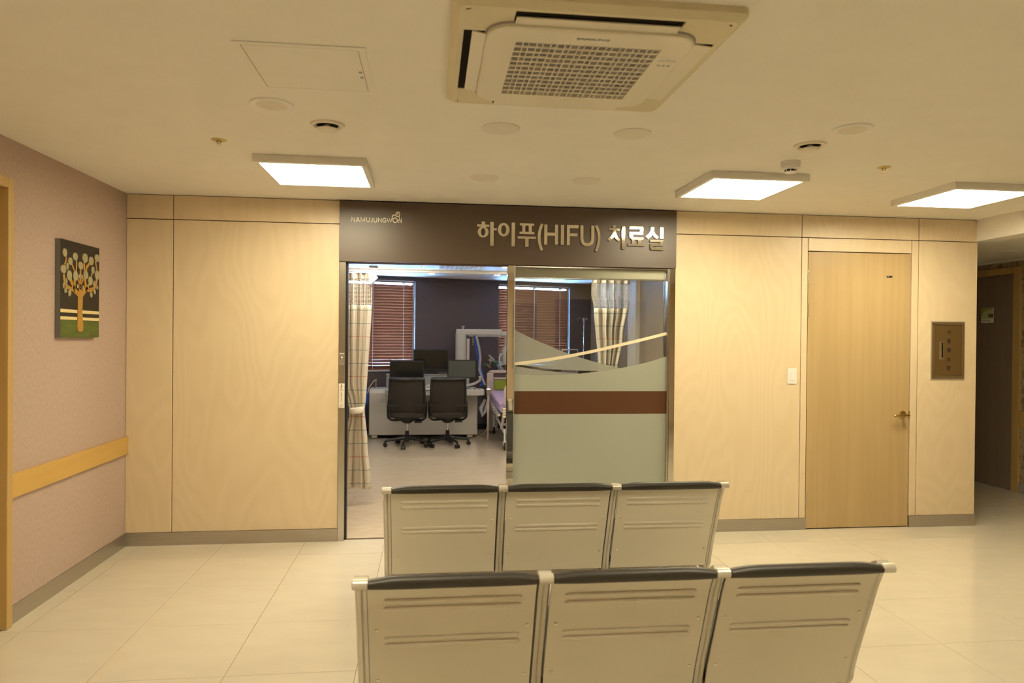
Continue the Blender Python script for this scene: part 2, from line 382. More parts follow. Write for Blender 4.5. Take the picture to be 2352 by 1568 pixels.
# ---- outlines of the lettering and of the painted tree (metres on their own planes)
LETTERS = {
  "ha": [["P",[[2.636,2.48],[2.664,2.481],[2.664,2.45],[2.636,2.449]]],["P",[[2.602,2.458],[2.697,2.457],[2.697,2.439],[2.602,2.44]]],["E",[2.649,2.399,0.0425,0.0427,0.0163,0.0298]],["P",[[2.704,2.478],[2.732,2.479],[2.733,2.292],[2.705,2.291]]],["P",[[2.729,2.431],[2.756,2.431],[2.757,2.414],[2.729,2.413]]]],
  "i": [["E",[2.81,2.421,0.0462,0.0532,0.0193,0.035]],["P",[[2.872,2.478],[2.9,2.479],[2.899,2.291],[2.873,2.291]]]],
  "pu": [["P",[[2.937,2.476],[3.051,2.475],[3.052,2.457],[2.937,2.458]]],["P",[[2.956,2.461],[2.981,2.461],[2.981,2.407],[2.957,2.407]]],["P",[[3.007,2.46],[3.033,2.46],[3.033,2.406],[3.008,2.407]]],["P",[[2.935,2.409],[3.053,2.409],[3.053,2.391],[2.935,2.392]]],["P",[[2.921,2.373],[3.067,2.372],[3.067,2.354],[2.921,2.355]]],["P",[[2.98,2.357],[3.008,2.356],[3.008,2.291],[2.981,2.291]]]],
  "par1": [["S",[[3.115,2.475],[3.101,2.439],[3.093,2.404],[3.091,2.369],[3.094,2.334],[3.103,2.299],[3.115,2.267]],0.0223]],
  "H": [["P",[[3.132,2.471],[3.157,2.472],[3.157,2.312],[3.132,2.311]]],["P",[[3.218,2.472],[3.243,2.472],[3.243,2.312],[3.218,2.312]]],["P",[[3.155,2.409],[3.221,2.409],[3.221,2.383],[3.155,2.384]]]],
  "I": [["P",[[3.265,2.472],[3.291,2.472],[3.291,2.311],[3.265,2.311]]]],
  "F": [["P",[[3.313,2.473],[3.338,2.474],[3.338,2.312],[3.314,2.312]]],["P",[[3.335,2.473],[3.408,2.474],[3.407,2.448],[3.335,2.447]]],["P",[[3.335,2.406],[3.399,2.407],[3.399,2.384],[3.336,2.384]]]],
  "U": [["S",[[3.434,2.472],[3.435,2.367],[3.439,2.346],[3.448,2.33],[3.462,2.322],[3.479,2.32],[3.498,2.323],[3.512,2.333],[3.521,2.35],[3.523,2.373],[3.522,2.472]],0.0245]],
  "par2": [["S",[[3.55,2.474],[3.564,2.444],[3.572,2.413],[3.575,2.381],[3.573,2.346],[3.565,2.31],[3.551,2.268]],0.0216]],
  "chi": [["P",[[3.686,2.479],[3.711,2.48],[3.711,2.454],[3.687,2.453]]],["P",[[3.656,2.457],[3.742,2.456],[3.741,2.439],[3.656,2.44]]],["S",[[3.699,2.445],[3.697,2.416],[3.684,2.387],[3.652,2.36]],0.023],["S",[[3.699,2.441],[3.704,2.409],[3.718,2.378],[3.74,2.359]],0.0216],["P",[[3.759,2.476],[3.786,2.477],[3.786,2.291],[3.759,2.291]]]],
  "ryo": [["P",[[3.824,2.477],[3.937,2.477],[3.936,2.454],[3.823,2.454]]],["P",[[3.909,2.457],[3.937,2.456],[3.935,2.428],[3.908,2.428]]],["P",[[3.824,2.43],[3.935,2.43],[3.935,2.41],[3.824,2.411]]],["P",[[3.824,2.414],[3.851,2.413],[3.852,2.376],[3.824,2.382]]],["P",[[3.828,2.388],[3.938,2.387],[3.937,2.367],[3.839,2.368]]],["P",[[3.842,2.372],[3.868,2.372],[3.869,2.334],[3.842,2.334]]],["P",[[3.892,2.371],[3.918,2.371],[3.919,2.334],[3.892,2.334]]],["P",[[3.81,2.337],[3.949,2.334],[3.949,2.317],[3.809,2.319]]]],
  "sil": [["S",[[4.013,2.476],[4.012,2.442],[3.996,2.413],[3.966,2.388]],0.0277],["S",[[4.012,2.446],[4.02,2.421],[4.037,2.402],[4.057,2.388]],0.0222],["P",[[4.076,2.477],[4.104,2.477],[4.103,2.382],[4.076,2.382]]],["P",[[3.992,2.372],[4.103,2.372],[4.102,2.354],[3.992,2.354]]],["P",[[4.076,2.357],[4.102,2.356],[4.101,2.337],[4.075,2.338]]],["P",[[3.993,2.339],[4.101,2.34],[4.101,2.323],[3.993,2.322]]],["P",[[3.993,2.325],[4.019,2.324],[4.02,2.302],[3.994,2.301]]],["P",[[3.996,2.306],[4.104,2.305],[4.104,2.288],[4.005,2.289]]]],
}
LOGO = [["S",[[1.641,2.451],[1.641,2.485],[1.664,2.452],[1.664,2.486]],0.0061],["S",[[1.674,2.452],[1.687,2.486],[1.7,2.453]],0.0064],["S",[[1.679,2.464],[1.695,2.464]],0.0049],["S",[[1.71,2.452],[1.711,2.486],[1.725,2.457],[1.739,2.486],[1.74,2.453]],0.0061],["S",[[1.753,2.487],[1.753,2.464],[1.757,2.456],[1.765,2.454],[1.773,2.458],[1.775,2.465],[1.775,2.487]],0.0061],["S",[[1.796,2.486],[1.796,2.462],[1.792,2.455],[1.785,2.454]],0.0064],["S",[[1.808,2.485],[1.808,2.462],[1.812,2.455],[1.82,2.453],[1.827,2.456],[1.83,2.464],[1.83,2.486]],0.0061],["S",[[1.842,2.454],[1.842,2.485],[1.865,2.455],[1.865,2.486]],0.0061],["S",[[1.899,2.481],[1.889,2.485],[1.879,2.48],[1.874,2.469],[1.878,2.458],[1.888,2.454],[1.899,2.457],[1.899,2.468],[1.889,2.468]],0.0064],["S",[[1.908,2.485],[1.917,2.455],[1.926,2.482],[1.936,2.454],[1.943,2.484]],0.0061],["E",[1.969,2.472,0.0204,0.0204,0.014,0.014]],["S",[[1.95,2.484],[1.946,2.495],[1.949,2.506],[1.958,2.513],[1.968,2.512],[1.976,2.506],[1.98,2.5],[1.987,2.504],[1.997,2.502],[2.004,2.491],[2.004,2.481],[1.997,2.473],[1.989,2.471]],0.006],["S",[[1.996,2.503],[2.004,2.513],[2.004,2.527],[1.996,2.536],[1.985,2.536],[1.976,2.529],[1.975,2.52],[1.982,2.515],[1.99,2.519],[1.99,2.526],[1.985,2.526]],0.006],["S",[[1.997,2.453],[1.997,2.465]],0.0061],["S",[[2.006,2.474],[2.017,2.454],[2.019,2.487]],0.0064]]
BUDS = [[-0.945,2.07,0.0256,0.026,0],[-0.96,1.968,0.0306,0.028,0],[-0.915,1.992,0.0144,0.021,0],[-0.88,2.024,0.027,0.024,0],[-0.82,2.06,0.03,0.0248,0],[-0.752,2.009,0.031,0.0272,0],[-0.892,1.936,0.0297,0.0325,0],[-0.817,1.939,0.0288,0.0325,0],[-0.696,2.064,0.035,0.031,0],[-0.614,2.054,0.033,0.029,0],[-0.685,1.956,0.03,0.0275,0],[-0.59,1.997,0.0198,0.024,0],[-0.535,2.081,0.033,0.0265,0],[-0.533,1.968,0.03,0.0325,0],[-0.625,1.923,0.029,0.03,0]]
LEAVES = [[-0.927,1.897,0.0126,0.021,0],[-0.956,1.872,0.0224,0.011,80],[-0.933,1.843,0.018,0.021,-30],[-0.886,1.829,0.018,0.024,-20],[-0.768,1.939,0.014,0.014,25],[-0.736,1.94,0.014,0.016,-25],[-0.788,1.876,0.0144,0.0128,60],[-0.717,1.873,0.0144,0.017,-35],[-0.574,1.906,0.014,0.0225,0],[-0.532,1.885,0.014,0.0125,70],[-0.566,1.854,0.016,0.018,30],[-0.612,1.833,0.018,0.0208,15]]
BRANCHES = [[[[-0.773,1.824],[-0.829,1.851]],0.0324],[[[-0.82,1.847],[-0.871,1.855],[-0.915,1.866],[-0.944,1.891],[-0.955,1.938]],0.0234],[[[-0.83,1.858],[-0.853,1.884],[-0.874,1.913]],0.026],[[[-0.83,1.858],[-0.824,1.908]],0.026],[[[-0.754,1.83],[-0.752,1.868]],0.0324],[[[-0.752,1.858],[-0.752,1.897],[-0.751,1.98]],0.018],[[[-0.755,1.882],[-0.784,1.925]],0.014],[[[-0.75,1.873],[-0.727,1.913],[-0.707,1.936]],0.0126],[[[-0.731,1.829],[-0.677,1.866]],0.036],[[[-0.687,1.86],[-0.623,1.862],[-0.572,1.875],[-0.546,1.902],[-0.536,1.938]],0.026],[[[-0.668,1.867],[-0.688,1.901],[-0.693,1.93]],0.024],[[[-0.668,1.867],[-0.641,1.898]],0.022],[[[-0.947,1.996],[-0.93,2.02],[-0.926,2.048]],0.0128],[[[-0.907,1.977],[-0.906,1.963]],0.0096],[[[-0.858,2.007],[-0.826,1.968]],0.0144],[[[-0.801,2.039],[-0.806,1.965]],0.0144],[[[-0.704,2.035],[-0.701,1.977]],0.016],[[[-0.635,2.037],[-0.674,2.004],[-0.681,1.979]],0.0198],[[[-0.555,2.061],[-0.532,1.998]],0.016],[[[-0.598,1.975],[-0.611,1.951]],0.014]]
TRUNK = [[-0.792,1.839],[-0.783,1.809],[-0.786,1.714],[-0.79,1.615],[-0.78,1.594],[-0.752,1.588],[-0.72,1.594],[-0.714,1.616],[-0.727,1.716],[-0.723,1.812],[-0.711,1.842],[-0.752,1.849]]


# ================================================================== THE SETTING
H = 2.62; HI = 2.55; XR = 6.89; XW = 8.38; YB = -7.2
# ---- lobby floor: grout bed with separate polished tiles
floor = struct('floor', B().box(-.3, XW+.3, YB-.3, .045, -.12, -.003).box(4.2, XW+.3, .045, .2, -.12, -.003).box(5.3, XW+.3, .2, 4.4, -.12, -.003), 'grout',
               'cream polished tile floor of the waiting hall')
TS = .6; TX = .1116; TY = -.3285; GAP = .0022
full = B().box(-.3+GAP/2, .3-GAP/2, -.3+GAP/2, .3-GAP/2, -.012, 0)
full_tile = put('floor_tile', full, 'tile', bevel=.0008, seg=1)
full_used = False
def add_tile(x0, x1, y0, y1):
    global full_used
    if x1 - x0 < .02 or y1 - y0 < .02: return
    if abs(x1-x0-TS) < 1e-3 and abs(y1-y0-TS) < 1e-3:
        if not full_used:
            full_tile.location = ((x0+x1)/2, (y0+y1)/2, 0); attach(full_tile, floor); full_used = True
        else: inst(full_tile, 'floor_tile', (x0+x1)/2, (y0+y1)/2, 0, floor)
    else:
        put('floor_tile', B().box(x0+GAP/2, x1-GAP/2, y0+GAP/2, y1-GAP/2, -.012, 0), 'tile', floor)
xs = [TX + TS*i for i in range(-1, 15)]; ys = [TY + TS*j for j in range(-6, 9)]
for a, b_ in zip(xs, xs[1:]):
    for c, d in zip(ys, ys[1:]):
        for (rx0, rx1, ry0, ry1) in ((0, XR, -10, .02), (XR, XW, -10, 4.2)):
            x0, x1, y0, y1 = max(a, rx0), min(b_, rx1), max(c, ry0), min(d, ry1)
            if a < rx1 < b_ and rx1 == XR and c < 0: x1 = b_           # tiles run on past the wall end
            if a < XR < b_ and rx0 == XR and y1 <= .02: continue
            if a < XR < b_ and rx0 == XR: y0 = max(y0, .02)
            add_tile(x0, x1, y0, y1)
put('floor_slab', B().box(0, XW, YB, ys[0]-GAP/2, -.012, 0), 'tile', floor)
# ---- treatment-room floor
floor2 = struct('floor', B().box(-.5, 5.3, .045, 7.2, -.12, -.002), 'vgrout', 'beige vinyl floor inside the treatment room')
vt = put('vinyl_tile', B().box(-.3+.0006, .3-.0006, -.3+.0006, .3-.0006, -.008, 0), 'vinyl')
first = True
for i in range(0, 8):
    for j in range(0, 12):
        x, y = .62 + .6*i, .345 + .6*j
        if x > 5.1 or y - .3 > 5.9 + .25*x: continue
        if first: vt.location = (x, y, 0); attach(vt, floor2); first = False
        else: inst(vt, 'vinyl_tile', x, y, 0, floor2)
put('threshold_strip', B().box(1.598, 2.85, .036, .052, -.01, .003), 'satin', floor2)
# ---- ceilings
struct('ceiling', B().box(-.2, XR, YB-.2, .12, H, H+.15), 'ceiling', 'white painted ceiling of the waiting hall')
struct('ceiling', B().box(-.5, 5.3, .1, 7.3, HI, HI+.15), 'ceiling', 'white ceiling inside the treatment room')
struct('ceiling', B().box(7.09, XW, YB, 4.2, 2.45, 2.6), 'ceiling', 'lower ceiling of the corridor')
struct('trim_1', B().box(XR, 7.10, YB, 4.2, 2.437, H+.15), 'ceiling', 'white dropped beam at the corridor mouth', bevel=.003)
# ---- lobby side wall
wl = struct('wall_left', B().box(-.12, 0, -1.46, .14, -.1, H+.1).box(-.12, 0, YB, -2.5, 0, H+.1).box(-.12, 0, -2.5, -1.46, 2.36, H+.1).box(-.16, -.12, -2.5, -1.46, 0, 2.4), 'wallpaper', 'mauve textured wallpaper wall')
struct('baseboard_left', B().box(0, .012, -1.448, -.0, 0, .098), 'brushed', 'brushed steel skirting along the mauve wall')
struct('trim_2', B().box(0, .022, -1.448, -.001, .686, .816), 'bumper', 'orange maple bumper band along the mauve wall', bevel=.003)
d1 = thing('door_1', 'light wood door and casing at the mauve wall', None, (0, -1.97, 0), kind='structure')
put('casing', B().box(-.11, .028, -1.50, -1.448, 0, 2.40), 'casing', d1, bevel=.004)
put('casing', B().box(-.11, .028, -2.50, -2.45, 0, 2.40), 'casing', d1, bevel=.004)
put('casing', B().box(-.11, .028, -2.45, -1.50, 2.345, 2.40), 'casing', d1, bevel=.004)
put('leaf', B().box(-.09, -.05, -2.45, -1.502, .006, 2.342), 'oak', d1)
# ---- lobby back wall: core, groove-coloured backing, plywood panels, skirting
wb = struct('wall_back', B().box(-.12, 1.55, .016, .14, 0, H+.1).box(4.216, 5.30, .016, .14, 0, H+.1).box(5.30, 6.36, .05, .14, 0, H+.1).box(6.36, XR, .016, .14, 0, H+.1)
            .box(1.55, 4.216, .016, .14, 2.148, H+.1).box(5.30, 5.364, .016, .05, 0, H+.1).box(6.292, 6.36, .016, .05, 0, H+.1).box(5.364, 6.292, .016, .05, 2.318, H+.1), 'groove', 'birch plywood panelled wall behind the benches')
for (x0, x1, z0, z1) in [(.002,.329,.097,2.4335),(.002,.329,2.4395,2.616),(.335,1.546,.097,2.4335),(.335,1.546,2.4395,2.616),
        (4.221,5.303,.097,2.4275),(4.221,5.303,2.4335,2.616),(5.309,6.353,2.4335,2.616),(6.359,6.89,2.4335,2.616),
        (5.309,5.360,.097,2.4275),(5.366,6.289,2.321,2.4275),(6.295,6.353,.097,2.4275),(6.359,6.90,.097,2.4275)]:
    put('plywood_panel', B().box(x0, x1, 0, .016, z0, z1), 'ply', wb, bevel=.0012, seg=1)
bb = [(0, 1.548), (4.218, 5.362), (6.290, 6.902)]
for i, (x0, x1) in enumerate(bb):
    struct('baseboard_back', B().box(x0, x1, -.012, .016, 0, .096), 'brushed', ['brushed steel skirting under the wide plywood panels', 'brushed steel skirting between glass entrance and oak door', 'brushed steel skirting under the valve box panel'][i])
# side return of the wall into the corridor, and the corridor beyond
struct('wall_corridor', B().box(XR-.02, XR, .14, 4.2, 0, 2.6).box(XR-.02, XR+.001, .016, .14, 0, 2.43), 'ceiling', 'plain return wall of the corridor')
wr = struct('wall_right', B().box(XW, XW+.12, YB, 1.165, 0, 2.6).box(XW, XW+.12, 2.14, 4.2, 0, 2.6).box(XW, XW+.12, 1.165, 2.14, 2.355, 2.6).box(XW+.12, XW+.16, 1.1, 2.2, 0, 2.4), 'leafwall', 'corridor wall with leaf patterned wallpaper')
struct('wall_end', B().box(XR, XW, 4.2, 4.3, 0, 2.6), 'leafwall', 'far end wall of the corridor')
struct('baseboard_right', B().box(XW-.012, XW, YB, 1.14, 0, .10), 'grey', 'grey skirting of the corridor wall')
struct('trim_3', B().box(XW-.02, XW, YB, 1.14, .69, .85), 'casing', 'wooden bumper band on the leaf wallpaper')
struct('trim_4', B().box(XW-.03, XW, YB, 4.2, 2.43, 2.45), 'ceiling', 'white cornice of the corridor')
d3 = thing('door_3', 'dark brown veneered corridor door with casing', None, (XW, 1.65, 0), kind='structure')
put('casing', B().box(XW-.02, XW+.06, 1.14, 1.225, 0, 2.372), 'casing', d3, bevel=.003)
put('casing', B().box(XW-.02, XW+.06, 2.08, 2.165, 0, 2.372), 'casing', d3, bevel=.003)
put('casing', B().box(XW-.02, XW+.06, 1.225, 2.08, 2.298, 2.372), 'casing', d3, bevel=.003)
put('leaf', B().box(XW+.01, XW+.05, 1.228, 2.077, .006, 2.295), 'corridordoor', d3)
rs = thing('room_sign', 'small green and white room number plate on the dark corridor door', 'sign', (XW, 1.59, 1.79))
put('plate', B().box(XW+.004, XW+.0095, 1.508, 1.678, 1.787, 1.952), 'white', rs, bevel=.002)
put('colour_panel', B().box(XW+.002, XW+.004, 1.512, 1.674, 1.832, 1.948), 'signcream', rs)
put('green_swoosh', B().prism([(1.674,1.948),(1.512,1.948),(1.512,1.935),(1.56,1.932),(1.61,1.922),(1.65,1.90),(1.674,1.872)], XW+.0008, XW+.002, YZ), 'signgreen', rs)
text('room_number', '708', .05, (XW+.0015, 1.545, 1.863), 'ink', rs, 'x', bold=.0015)
text('room_text', '인실', .022, (XW+.0035, 1.64, 1.808), 'ink', rs, 'x')
text('room_text', '특실', .022, (XW+.0035, 1.575, 1.808), 'ink', rs, 'x')
# ---- hall behind the seats (seen only in reflections)
wrear = struct('wall_rear', B().box(-.12, 4.55, YB-.12, YB, 0, H+.1).box(6.3, XW, YB-.12, YB, 0, H+.1).box(4.55, 6.3, YB-.12, YB, 2.3, H+.1), 'ply', 'panelled wall at the back of the hall')
struct('wall_recess', B().box(4.45, 6.4, YB-2.1, YB-2.0, 0, H).box(4.45, 4.55, YB-2.0, YB-.12, 0, H).box(6.3, 6.4, YB-2.0, YB-.12, 0, H).box(4.45, 6.4, YB-2.1, YB-.12, 2.3, 2.4).box(4.45, 6.4, YB-2.1, YB, -.1, -.005), 'wallpaper', 'mauve recess at the back of the hall')
db = thing('directory_board', 'dark grey floor directory board mirrored in the glass entrance', 'sign', (3.97, YB, 1.0))
put('board', B().box(3.74, 4.20, YB+.001, YB+.012, 1.0, 2.2), 'grey', db)
text('heading', 'N', .12, (3.97, YB+.0135, 2.07), 'white', db, '-y')
for k in range(7):
    text('floor_number', '%dF' % (7-k), .065, (4.11, YB+.0135, 1.90-.125*k), 'white', db, '-y')
    put('floor_line', B().box(3.79, 4.02, YB+.012, YB+.0135, 1.893-.125*k, 1.907-.125*k), 'white', db)
# ---- treatment room shell: oblique window wall, side walls
EO = Vector((0, 5.5655, 0)); EX = Vector((.96676, .25570, 0)); EN = Vector((-.25570, .96676, 0))
FW = Matrix(((EX.x, EN.x, 0, EO.x), (EX.y, EN.y, 0, EO.y), (0, 0, 1, 0), (0, 0, 0, 1)))     # (s, n, z) on the window wall
WINS = [(.70, 2.062), (3.528, 4.887)]; WZ0, WZ1 = 1.02, 2.487
f = B()
f.box(-.7, 5.6, 0, .16, 0, WZ0, FW).box(-.7, 5.6, 0, .16, WZ1, HI+.1, FW)
for a, c in ((-.7, .70), (2.062, 3.528), (4.887, 5.6)): f.box(a, c, 0, .16, WZ0, WZ1, FW)
struct('wall_window', f, 'darkwall', 'dark mauve wall with two windows in the treatment room')
struct('baseboard_window', B().box(-.6, 5.3, -.012, 0, 0, .10, FW), 'black', 'black skirting below the treatment room windows')
struct('wall_partition', B().box(5.14, 5.26, .14, 7.1, 0, HI+.1), 'beigewall', 'beige side wall of the treatment room')
struct('trim_5', B().box(5.08, 5.14, 3.95, 4.34, 0, HI), 'ceiling', 'pale pilaster on the beige side wall')
struct('wall_side', B().box(-.5, -.38, .14, 6.2, 0, HI+.1), 'darkwall', 'dark side wall of the treatment room')
struct('wall_inner', B().box(-.5, 1.50, .141, .16, 0, HI+.1).box(4.30, 5.2, .141, .16, 0, HI+.1).box(1.50, 4.30, .141, .16, 2.2, HI+.1), 'beigewall', 'inside face of the entrance wall')
for k, (a, c) in enumerate(WINS):
    w = thing('window_%d' % (k+1), ['treatment room window behind the checked curtain', 'treatment room window behind the sliding glass'][k], None, tuple(FW @ Vector(((a+c)/2, .1, WZ0))), kind='structure')
    fr = .035
    for (s0, s1, z0, z1) in ((a, a+fr, WZ0, WZ1), (c-fr, c, WZ0, WZ1), (a+fr, c-fr, WZ0, WZ0+fr), (a+fr, c-fr, WZ1-fr, WZ1), ((a+c)/2-.02, (a+c)/2+.02, WZ0+fr, WZ1-fr)):
        put('window_frame', B().box(s0, s1, .09, .14, z0, z1, FW), 'alum', w)
    for s0, s1 in ((a+fr, (a+c)/2-.02), ((a+c)/2+.02, c-fr)):
        put('pane', B().box(s0, s1, .112, .118, WZ0+fr, WZ1-fr, FW), 'winglass', w)
    put('window_sill', B().box(a, c, -.02, .09, WZ0-.015, WZ0+.004, FW), 'alum', w)
    # venetian blind
    bl = thing('venetian_blind', ['closed brown wooden blind beside the checked curtain', 'closed brown wooden blind seen through the glass door'][k], 'blind', tuple(FW @ Vector(((a+c)/2, .03, WZ0))), group='treatment room blinds')
    s0, s1 = a+.012, c-.030
    put('headrail', B().box(s0, s1, .012, .062, 2.452, 2.484, FW), 'blind', bl, bevel=.002)
    put('rail_clip', B().box(s0, s1, .008, .014, 2.476, 2.486, FW), 'alum', bl)
    nsl = 29; pitch = (2.398-1.075)/(nsl-1)
    tilt = Matrix.Rotation(math.radians(-66), 4, 'X')
    sm = put('slat', B().box(-(s1-s0)/2, (s1-s0)/2, -.0255, .0255, -.0015, .0015), 'blind', None)
    for i in range(nsl):
        o = sm if i == 0 else inst(sm, 'slat', 0, 0, 0)
        mtx = FW @ Matrix.Translation(((s0+s1)/2, .037, 2.398-pitch*i)) @ tilt
        o.parent = bl; o.matrix_parent_inverse = Matrix.Translation(-world_off(bl)) @ mtx
        o.location = (0, 0, 0)
    put('bottom_rail', B().box(s0, s1, .018, .056, 1.030, 1.052, FW), 'blind', bl, bevel=.002)
    for s in (s0+.16, (s0+s1)/2, s1-.16):
        put('lift_cord', B().box(s-.003, s+.003, .006, .012, 1.04, 2.46, FW), 'white', bl)
        put('clip', B().box(s-.03, s+.03, .01, .05, 2.425, 2.455, FW), 'alum', bl)

# daylight portals in the gap above each blind (they only guide the sky's own light)
for k, (a, c) in enumerate(WINS):
    ld = bpy.data.lights.new('daylight_portal', 'AREA'); ld.shape = 'RECTANGLE'; ld.size = c-a; ld.size_y = .05; ld.cycles.is_portal = True
    lo = bpy.data.objects.new('daylight_portal', ld); COL.objects.link(lo)
    lo.matrix_world = FW @ Matrix.Translation(((a+c)/2, .070, 2.432)) @ Matrix.Rotation(math.radians(-90), 4, 'X')
    ld = bpy.data.lights.new('daylight_portal', 'AREA'); ld.shape = 'RECTANGLE'; ld.size = .05; ld.size_y = WZ1-WZ0; ld.cycles.is_portal = True
    lo = bpy.data.objects.new('daylight_portal', ld); COL.objects.link(lo)
    lo.matrix_world = FW @ Matrix.Translation((c-.02, .070, (WZ0+WZ1)/2)) @ Matrix.Rotation(math.radians(-90), 4, 'X')


# ================================================================== ENTRANCE
# ---- sliding glass entrance
d2 = thing('door_2', 'sliding glass entrance with polished steel jambs', None, (2.87, .03, 0), kind='structure')
put('jamb', B().box(1.549, 1.598, -.012, .141, 0, 2.147), 'satin', d2, bevel=.002)
put('jamb_groove', B().box(1.598, 1.610, .03, .09, 0, 2.147), 'black', d2)
put('jamb', B().box(4.172, 4.218, -.012, .141, 0, 2.147), 'mirror', d2, bevel=.002)
put('jamb_bead', B().box(4.156, 4.172, -.004, .05, 0, 2.147), 'satin', d2, bevel=.002)
put('post', B().box(2.849, 2.902, -.010, .045, 0, 2.147), 'mirror', d2, bevel=.002)
put('post_bead', B().box(2.9022, 2.910, .004, .040, .0, 2.147), 'alum', d2)
put('glass_pane', B().box(2.910, 4.158, .029, .037, .02, 2.138), 'glass', d2)
put('head_bead', B().box(2.910, 4.158, .012, .05, 2.136, 2.147), 'satin', d2)
put('door_rail', B().box(2.86, 4.148, .052, .092, 2.061, 2.136), 'railpaint', d2, bevel=.003)
put('door_rail_lip', B().box(2.86, 4.15, .058, .096, 2.052, 2.061), 'satin', d2)
put('sliding_leaf', B().box(2.87, 4.150, .070, .080, .02, 2.052), 'glass', d2)
put('leaf_edge', B().box(4.150, 4.157, .066, .084, .02, 2.14), 'alum', d2)
put('floor_guide', B().box(2.91, 4.158, .010, .045, 0, .02), 'satin', d2)
FT = {'lower': [(2.91,1.286),(3.036,1.278),(3.17,1.277),(3.306,1.281),(3.442,1.291),(3.565,1.305),(3.647,1.315),(3.778,1.336),(3.958,1.374),(4.063,1.402),(4.157,1.434)],
      'upper': [(2.91,1.639),(2.999,1.595),(3.1,1.55),(3.236,1.494),(3.358,1.448),(3.509,1.402),(3.647,1.366),(3.778,1.336)],
      'upper_b': [(2.91,1.366),(2.988,1.356),(3.17,1.33),(3.373,1.318),(3.51,1.314),(3.661,1.314)],
      'third': [(2.91,1.352),(3.002,1.336),(3.102,1.32),(3.305,1.301),(3.442,1.293)],
      'stripe': [(2.91,1.366),(3.035,1.382),(3.169,1.4),(3.304,1.423),(3.44,1.449),(3.577,1.478),(3.714,1.511),(3.922,1.56),(4.157,1.62)]}
def sheet(strips, y):
    """flat film built from quads between two edges"""
    b = B()
    for (top, bot) in strips:
        for (t0, t1), (b0, b1) in zip(zip(top, top[1:]), zip(bot, bot[1:])):
            v = [b.bm.verts.new((p[0], y, p[1])) for p in (t0, t1, b1, b0)]; b.bm.faces.new(v)
    bmesh.ops.remove_doubles(b.bm, verts=b.bm.verts, dist=1e-5); return b
def lerp(poly, x):
    for (x0, z0), (x1, z1) in zip(poly, poly[1:]):
        if x0 <= x <= x1: return z0 + (z1-z0)*(x-x0)/(x1-x0)
    return poly[-1][1] if x > poly[-1][0] else poly[0][1]
lx = [2.91 + (4.157-2.91)*i/40 for i in range(41)]
put('frosted_film', sheet([([(x, lerp(FT['lower'], x)) for x in lx], [(x, 1.151) for x in lx])], .0275), 'frost', d2)
put('frosted_film', sheet([([(x, .967) for x in lx], [(x, .022) for x in lx])], .0275), 'frost', d2)
ux = [2.91 + (3.655-2.91)*i/24 for i in range(25)]
put('wave_film', sheet([([(x, lerp(FT['upper'], x)) for x in ux], [(x, lerp(FT['upper_b'], x)) for x in ux]),
                        ([(x, lerp(FT['upper'], x)) for x in (3.655, 3.70, 3.74, 3.778)], [(x, lerp(FT['lower'], x)+.0003) for x in (3.655, 3.70, 3.74, 3.778)])], .0272), 'frost2', d2)
tx = [2.91 + (3.43-2.91)*i/16 for i in range(17)]
put('wave_film', sheet([([(x, lerp(FT['third'], x)) for x in tx], [(x, lerp(FT['lower'], x)) for x in tx])], .0272), 'frost2', d2)
put('brown_band', sheet([([(2.91, 1.151), (4.157, 1.151)], [(2.91, .967), (4.157, .967)])], .0275), 'brownfilm', d2)
put('cream_stripe', sheet([([(x, lerp(FT['stripe'], x)+.0125) for x in lx], [(x, lerp(FT['stripe'], x)-.0125) for x in lx])], .0265), 'cream', d2)
lp = put('lock_plate', B().box(1.555, 1.592, -.0145, -.012, 1.355, 1.445), 'brushed', d2, bevel=.001)
for z in (1.367, 1.433): put('screw', B().lathe([(.0035, 0), (.0035, .001), (.002, .002)], (1.5735, -.0145, z), 10, 'y'), 'chrome', d2)
put('key_cylinder', B().lathe([(.0105, 0), (.0105, .004), (.007, .006)], (1.5735, -.0145, 1.405), 18, 'y'), 'chrome', d2)
tp = put('touch_switch', B().box(1.5515, 1.5955, -.024, -.012, 1.026, 1.212), 'offwhite2', d2, bevel=.003)
for ch, z, s in (('自', 1.203, .011), ('動', 1.189, .011), ('門', 1.176, .011), ('AUTO', 1.162, .008), ('눌', 1.138, .011), ('러', 1.124, .011), ('주', 1.109, .011), ('세', 1.093, .011), ('요', 1.078, .011), ('PUSH', 1.045, .008)):
    text('switch_letter', ch, s*1.15, (1.5735, -.0245, z), 'ink', tp, 'y', extrude=.0003)

# ---- fascia sign over the entrance
SGN = thing('entrance_sign', 'long dark brown sign board over the glass entrance with mirror lettering', 'sign', (2.883, -.012, 2.148))
put('board', B().box(1.5485, 4.2175, -.025, -.0005, 2.149, 2.611), 'signboard', SGN, bevel=.001, seg=1)
for k, items in LETTERS.items():
    b = B(); glyph(b, items, -.0375, -.025, XZ); put('letter', b, 'letter', SGN)
b = B(); glyph(b, LOGO, -.0295, -.025, XZ); put('logo_lettering', b, 'logo', SGN)

